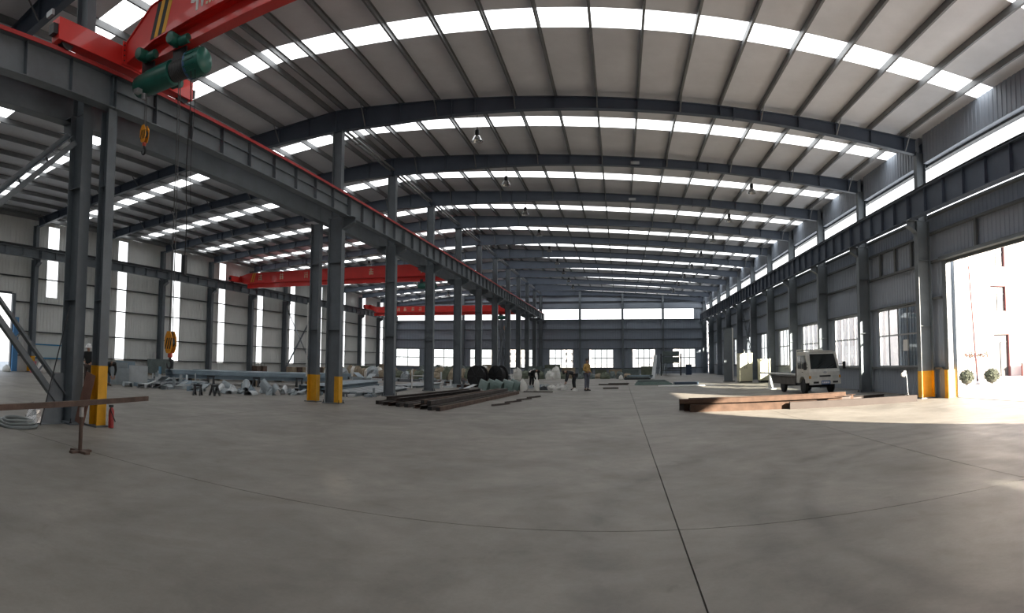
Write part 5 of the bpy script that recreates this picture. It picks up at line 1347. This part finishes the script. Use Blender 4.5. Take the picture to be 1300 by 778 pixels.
hx0, hx1, hy0, hy1, hz = 19.6, 48.0, 31.5, 60.0, 9.6
OPEN = [(23.7,25.1,6.75,8.2),(23.7,25.1,4.0,5.6),(23.85,25.25,0,2.62),(28.6,30.0,6.75,8.2),(28.6,30.0,4.0,5.6),(28.6,30.0,.9,2.5)]
for p in grid_fill(hx0, hx1, -.03, hz, OPEN):
    m = MB(); m.bx(p[0], p[1], hy0, hy0+.3, p[2], p[3]); m.build('wall', M_RENDER, ho)
m = MB(); m.bx(hx0, hx0+.3, hy0+.3, hy1, -.03, hz); m.bx(hx1-.3, hx1, hy0+.3, hy1, -.03, hz); m.bx(hx0+.3, hx1-.3, hy1-.3, hy1, -.03, hz); m.build('wall', M_RENDER, ho)
m = MB(); m.bx(hx0-.3, hx1+.3, hy0-.3, hy1+.3, hz, hz+.35); m.build('roof_slab', M_RENDER, ho)
M_PANE = mat('grey_house_pane', (.055,.055,.058), .3)
for a, b, c, d in OPEN:
    m = MB(); m.bx(b-.09, b, hy0-.02, hy0+.28, c, d); m.bx(a, b, hy0+.0, hy0+.28, d-.06, d); wd = m.build('window' if c > .1 else 'door', M_REVEAL, ho)
    m = MB(); m.bx(a, b-.09, hy0+.16, hy0+.19, c, d-.06); m.build('pane', M_PANE, wd)
    m = MB(); m.bx((a+b)/2-.04, (a+b)/2+.03, hy0+.12, hy0+.17, c, d-.5); m.bx(a, b-.09, hy0+.12, hy0+.17, d-.55, d-.48); m.build('window_bar', M_DARK, wd)
for i in range(9):
    y = 33.5 + 3.0*i; m = MB(); m.bx(hx0-.12, hx0, y, y+.55, -.03, hz); m.build('pilaster', M_RENDER, ho)
kb = thing('garden_wall', 'low pink wall beside the house door', 'wall', (30, 31.0, 0))
m = MB(); m.bx(25.6, 40.0, 30.6, 30.8, -.03, .75); m.build('wall', M_REVEAL, kb)
m = MB(); m.bx(25.55, 40.0, 30.55, 30.85, .75, .82); m.build('coping', M_RENDER, kb)
t = thing('pole', 'thin pinkish pole standing between the two round shrubs', 'pole', (18.9, 26.6, 0))
m = MB(); m.tube([(18.9,26.6,-.03),(18.55,26.6,5.9)], [.06,.04], 8); m.build('shaft', mat('faded_red_pole', (.075,.022,.022), .6), t, smooth=True)
m = MB(); m.lathe([(.14,-.03),(.14,.05),(.07,.12)], (18.9,26.6,0), 10); m.build('footing', M_RENDER, t)
def leaves(m, c, r, n, rr_, size, flat=1.0):
    for i in range(n):
        a = rr_.uniform(0, 2*math.pi); z = rr_.uniform(-.35, 1); q = math.sqrt(max(0, 1-z*z)); d = Vector((q*math.cos(a), q*math.sin(a), z*flat)); p = Vector(c) + d*r*rr_.uniform(.82, 1.04)
        u = d.orthogonal().normalized(); u.rotate(Quaternion(d, rr_.uniform(0, 6.28))); w = d.cross(u); s = size*rr_.uniform(.7, 1.3); tip = u*s + d*s*.4
        m.add([p-w*s*.3, p+tip*.5-w*s*.32, p+tip, p+tip*.5+w*s*.32, p+w*s*.3], [(0,1,2,3,4)])
M_LEAF = mat('dull_green_leaf', (.040,.046,.026), .7, var=.35, scale=9)
for lab, x, y, s in (('round clipped shrub left of the pinkish pole, nearer the doorway', 17.95, 26.3, 5), ('round clipped shrub right of the pinkish pole, nearer the house door', 19.15, 25.6, 6)):
    t = thing('shrub', lab, 'shrub', (x, y, 0)); r2 = random.Random(s)
    m = MB(); leaves(m, (x,y,.36), .42, 900, r2, .075, .9); m.build('foliage', M_LEAF, t)
    m = MB(); m.lathe([(.0,.0),(.28,.1),(.36,.35),(.26,.62),(.0,.70)], (x,y,0), 12); m.build('inner_twigs', mat('dark_twigs', (.05,.05,.035), .8), t, smooth=True)
    m = MB(); m.tube([(x,y,-.03),(x,y,.2)], .04, 6); m.build('stem', mat('bark', (.10,.075,.055), .8), t)
t = thing('small_tree', 'small sparse reddish tree behind the round shrubs', 'tree', (19.6, 27.6, 0)); r2 = random.Random(9)
m = MB(); m.tube([(19.6,27.6,-.03),(19.62,27.6,.7),(19.58,27.6,1.2)], [.035,.03,.02], 6)
for i in range(9):
    a = 2*math.pi*i/9; m.tube([(19.6,27.6,1.0),(19.6+.35*math.cos(a),27.6+.35*math.sin(a),1.45),(19.6+.8*math.cos(a),27.6+.8*math.sin(a),1.35)], [.015,.012,.006], 5)
m.build('trunk', MATS['bark'], t)
m = MB()
for i in range(9):
    a = 2*math.pi*i/9; leaves(m, (19.6+.62*math.cos(a), 27.6+.62*math.sin(a), 1.38), .2, 26, r2, .09)
m.build('foliage', mat('reddish_leaf', (.10,.045,.03), .7, var=.3, scale=9), t)
# far blocks of flats seen through the gable windows
for i, (x, y, w, d_, h_) in enumerate([(-60,300,16,14,14),(-22,295,14,12,11),(4,300,8,10,17),(24,298,14,12,10),(50,296,18,12,12)]):
    b = thing('far_building', 'hazy pale block far beyond the gable windows, %s from the truck side' % ORD[4-i], 'building', (x, y, 0))
    m = MB(); m.bx(x-w/2, x+w/2, y, y+d_, -.03, h_); m.build('wall', M_RENDER, b)
    m = MB(); m.bx(x-w/2-.3, x+w/2+.3, y-.3, y+d_+.3, h_, h_+.5); m.build('roof', M_REVEAL, b)
    for r_ in range(int(h_//3.2)):
        for c in range(int(w//3)):
            xx = x-w/2+1.0+c*3; m = MB(); m.bx(xx, xx+1.3, y-.04, y+.02, .9+r_*3.2, 2.4+r_*3.2); m.build('window', M_PANE, b)
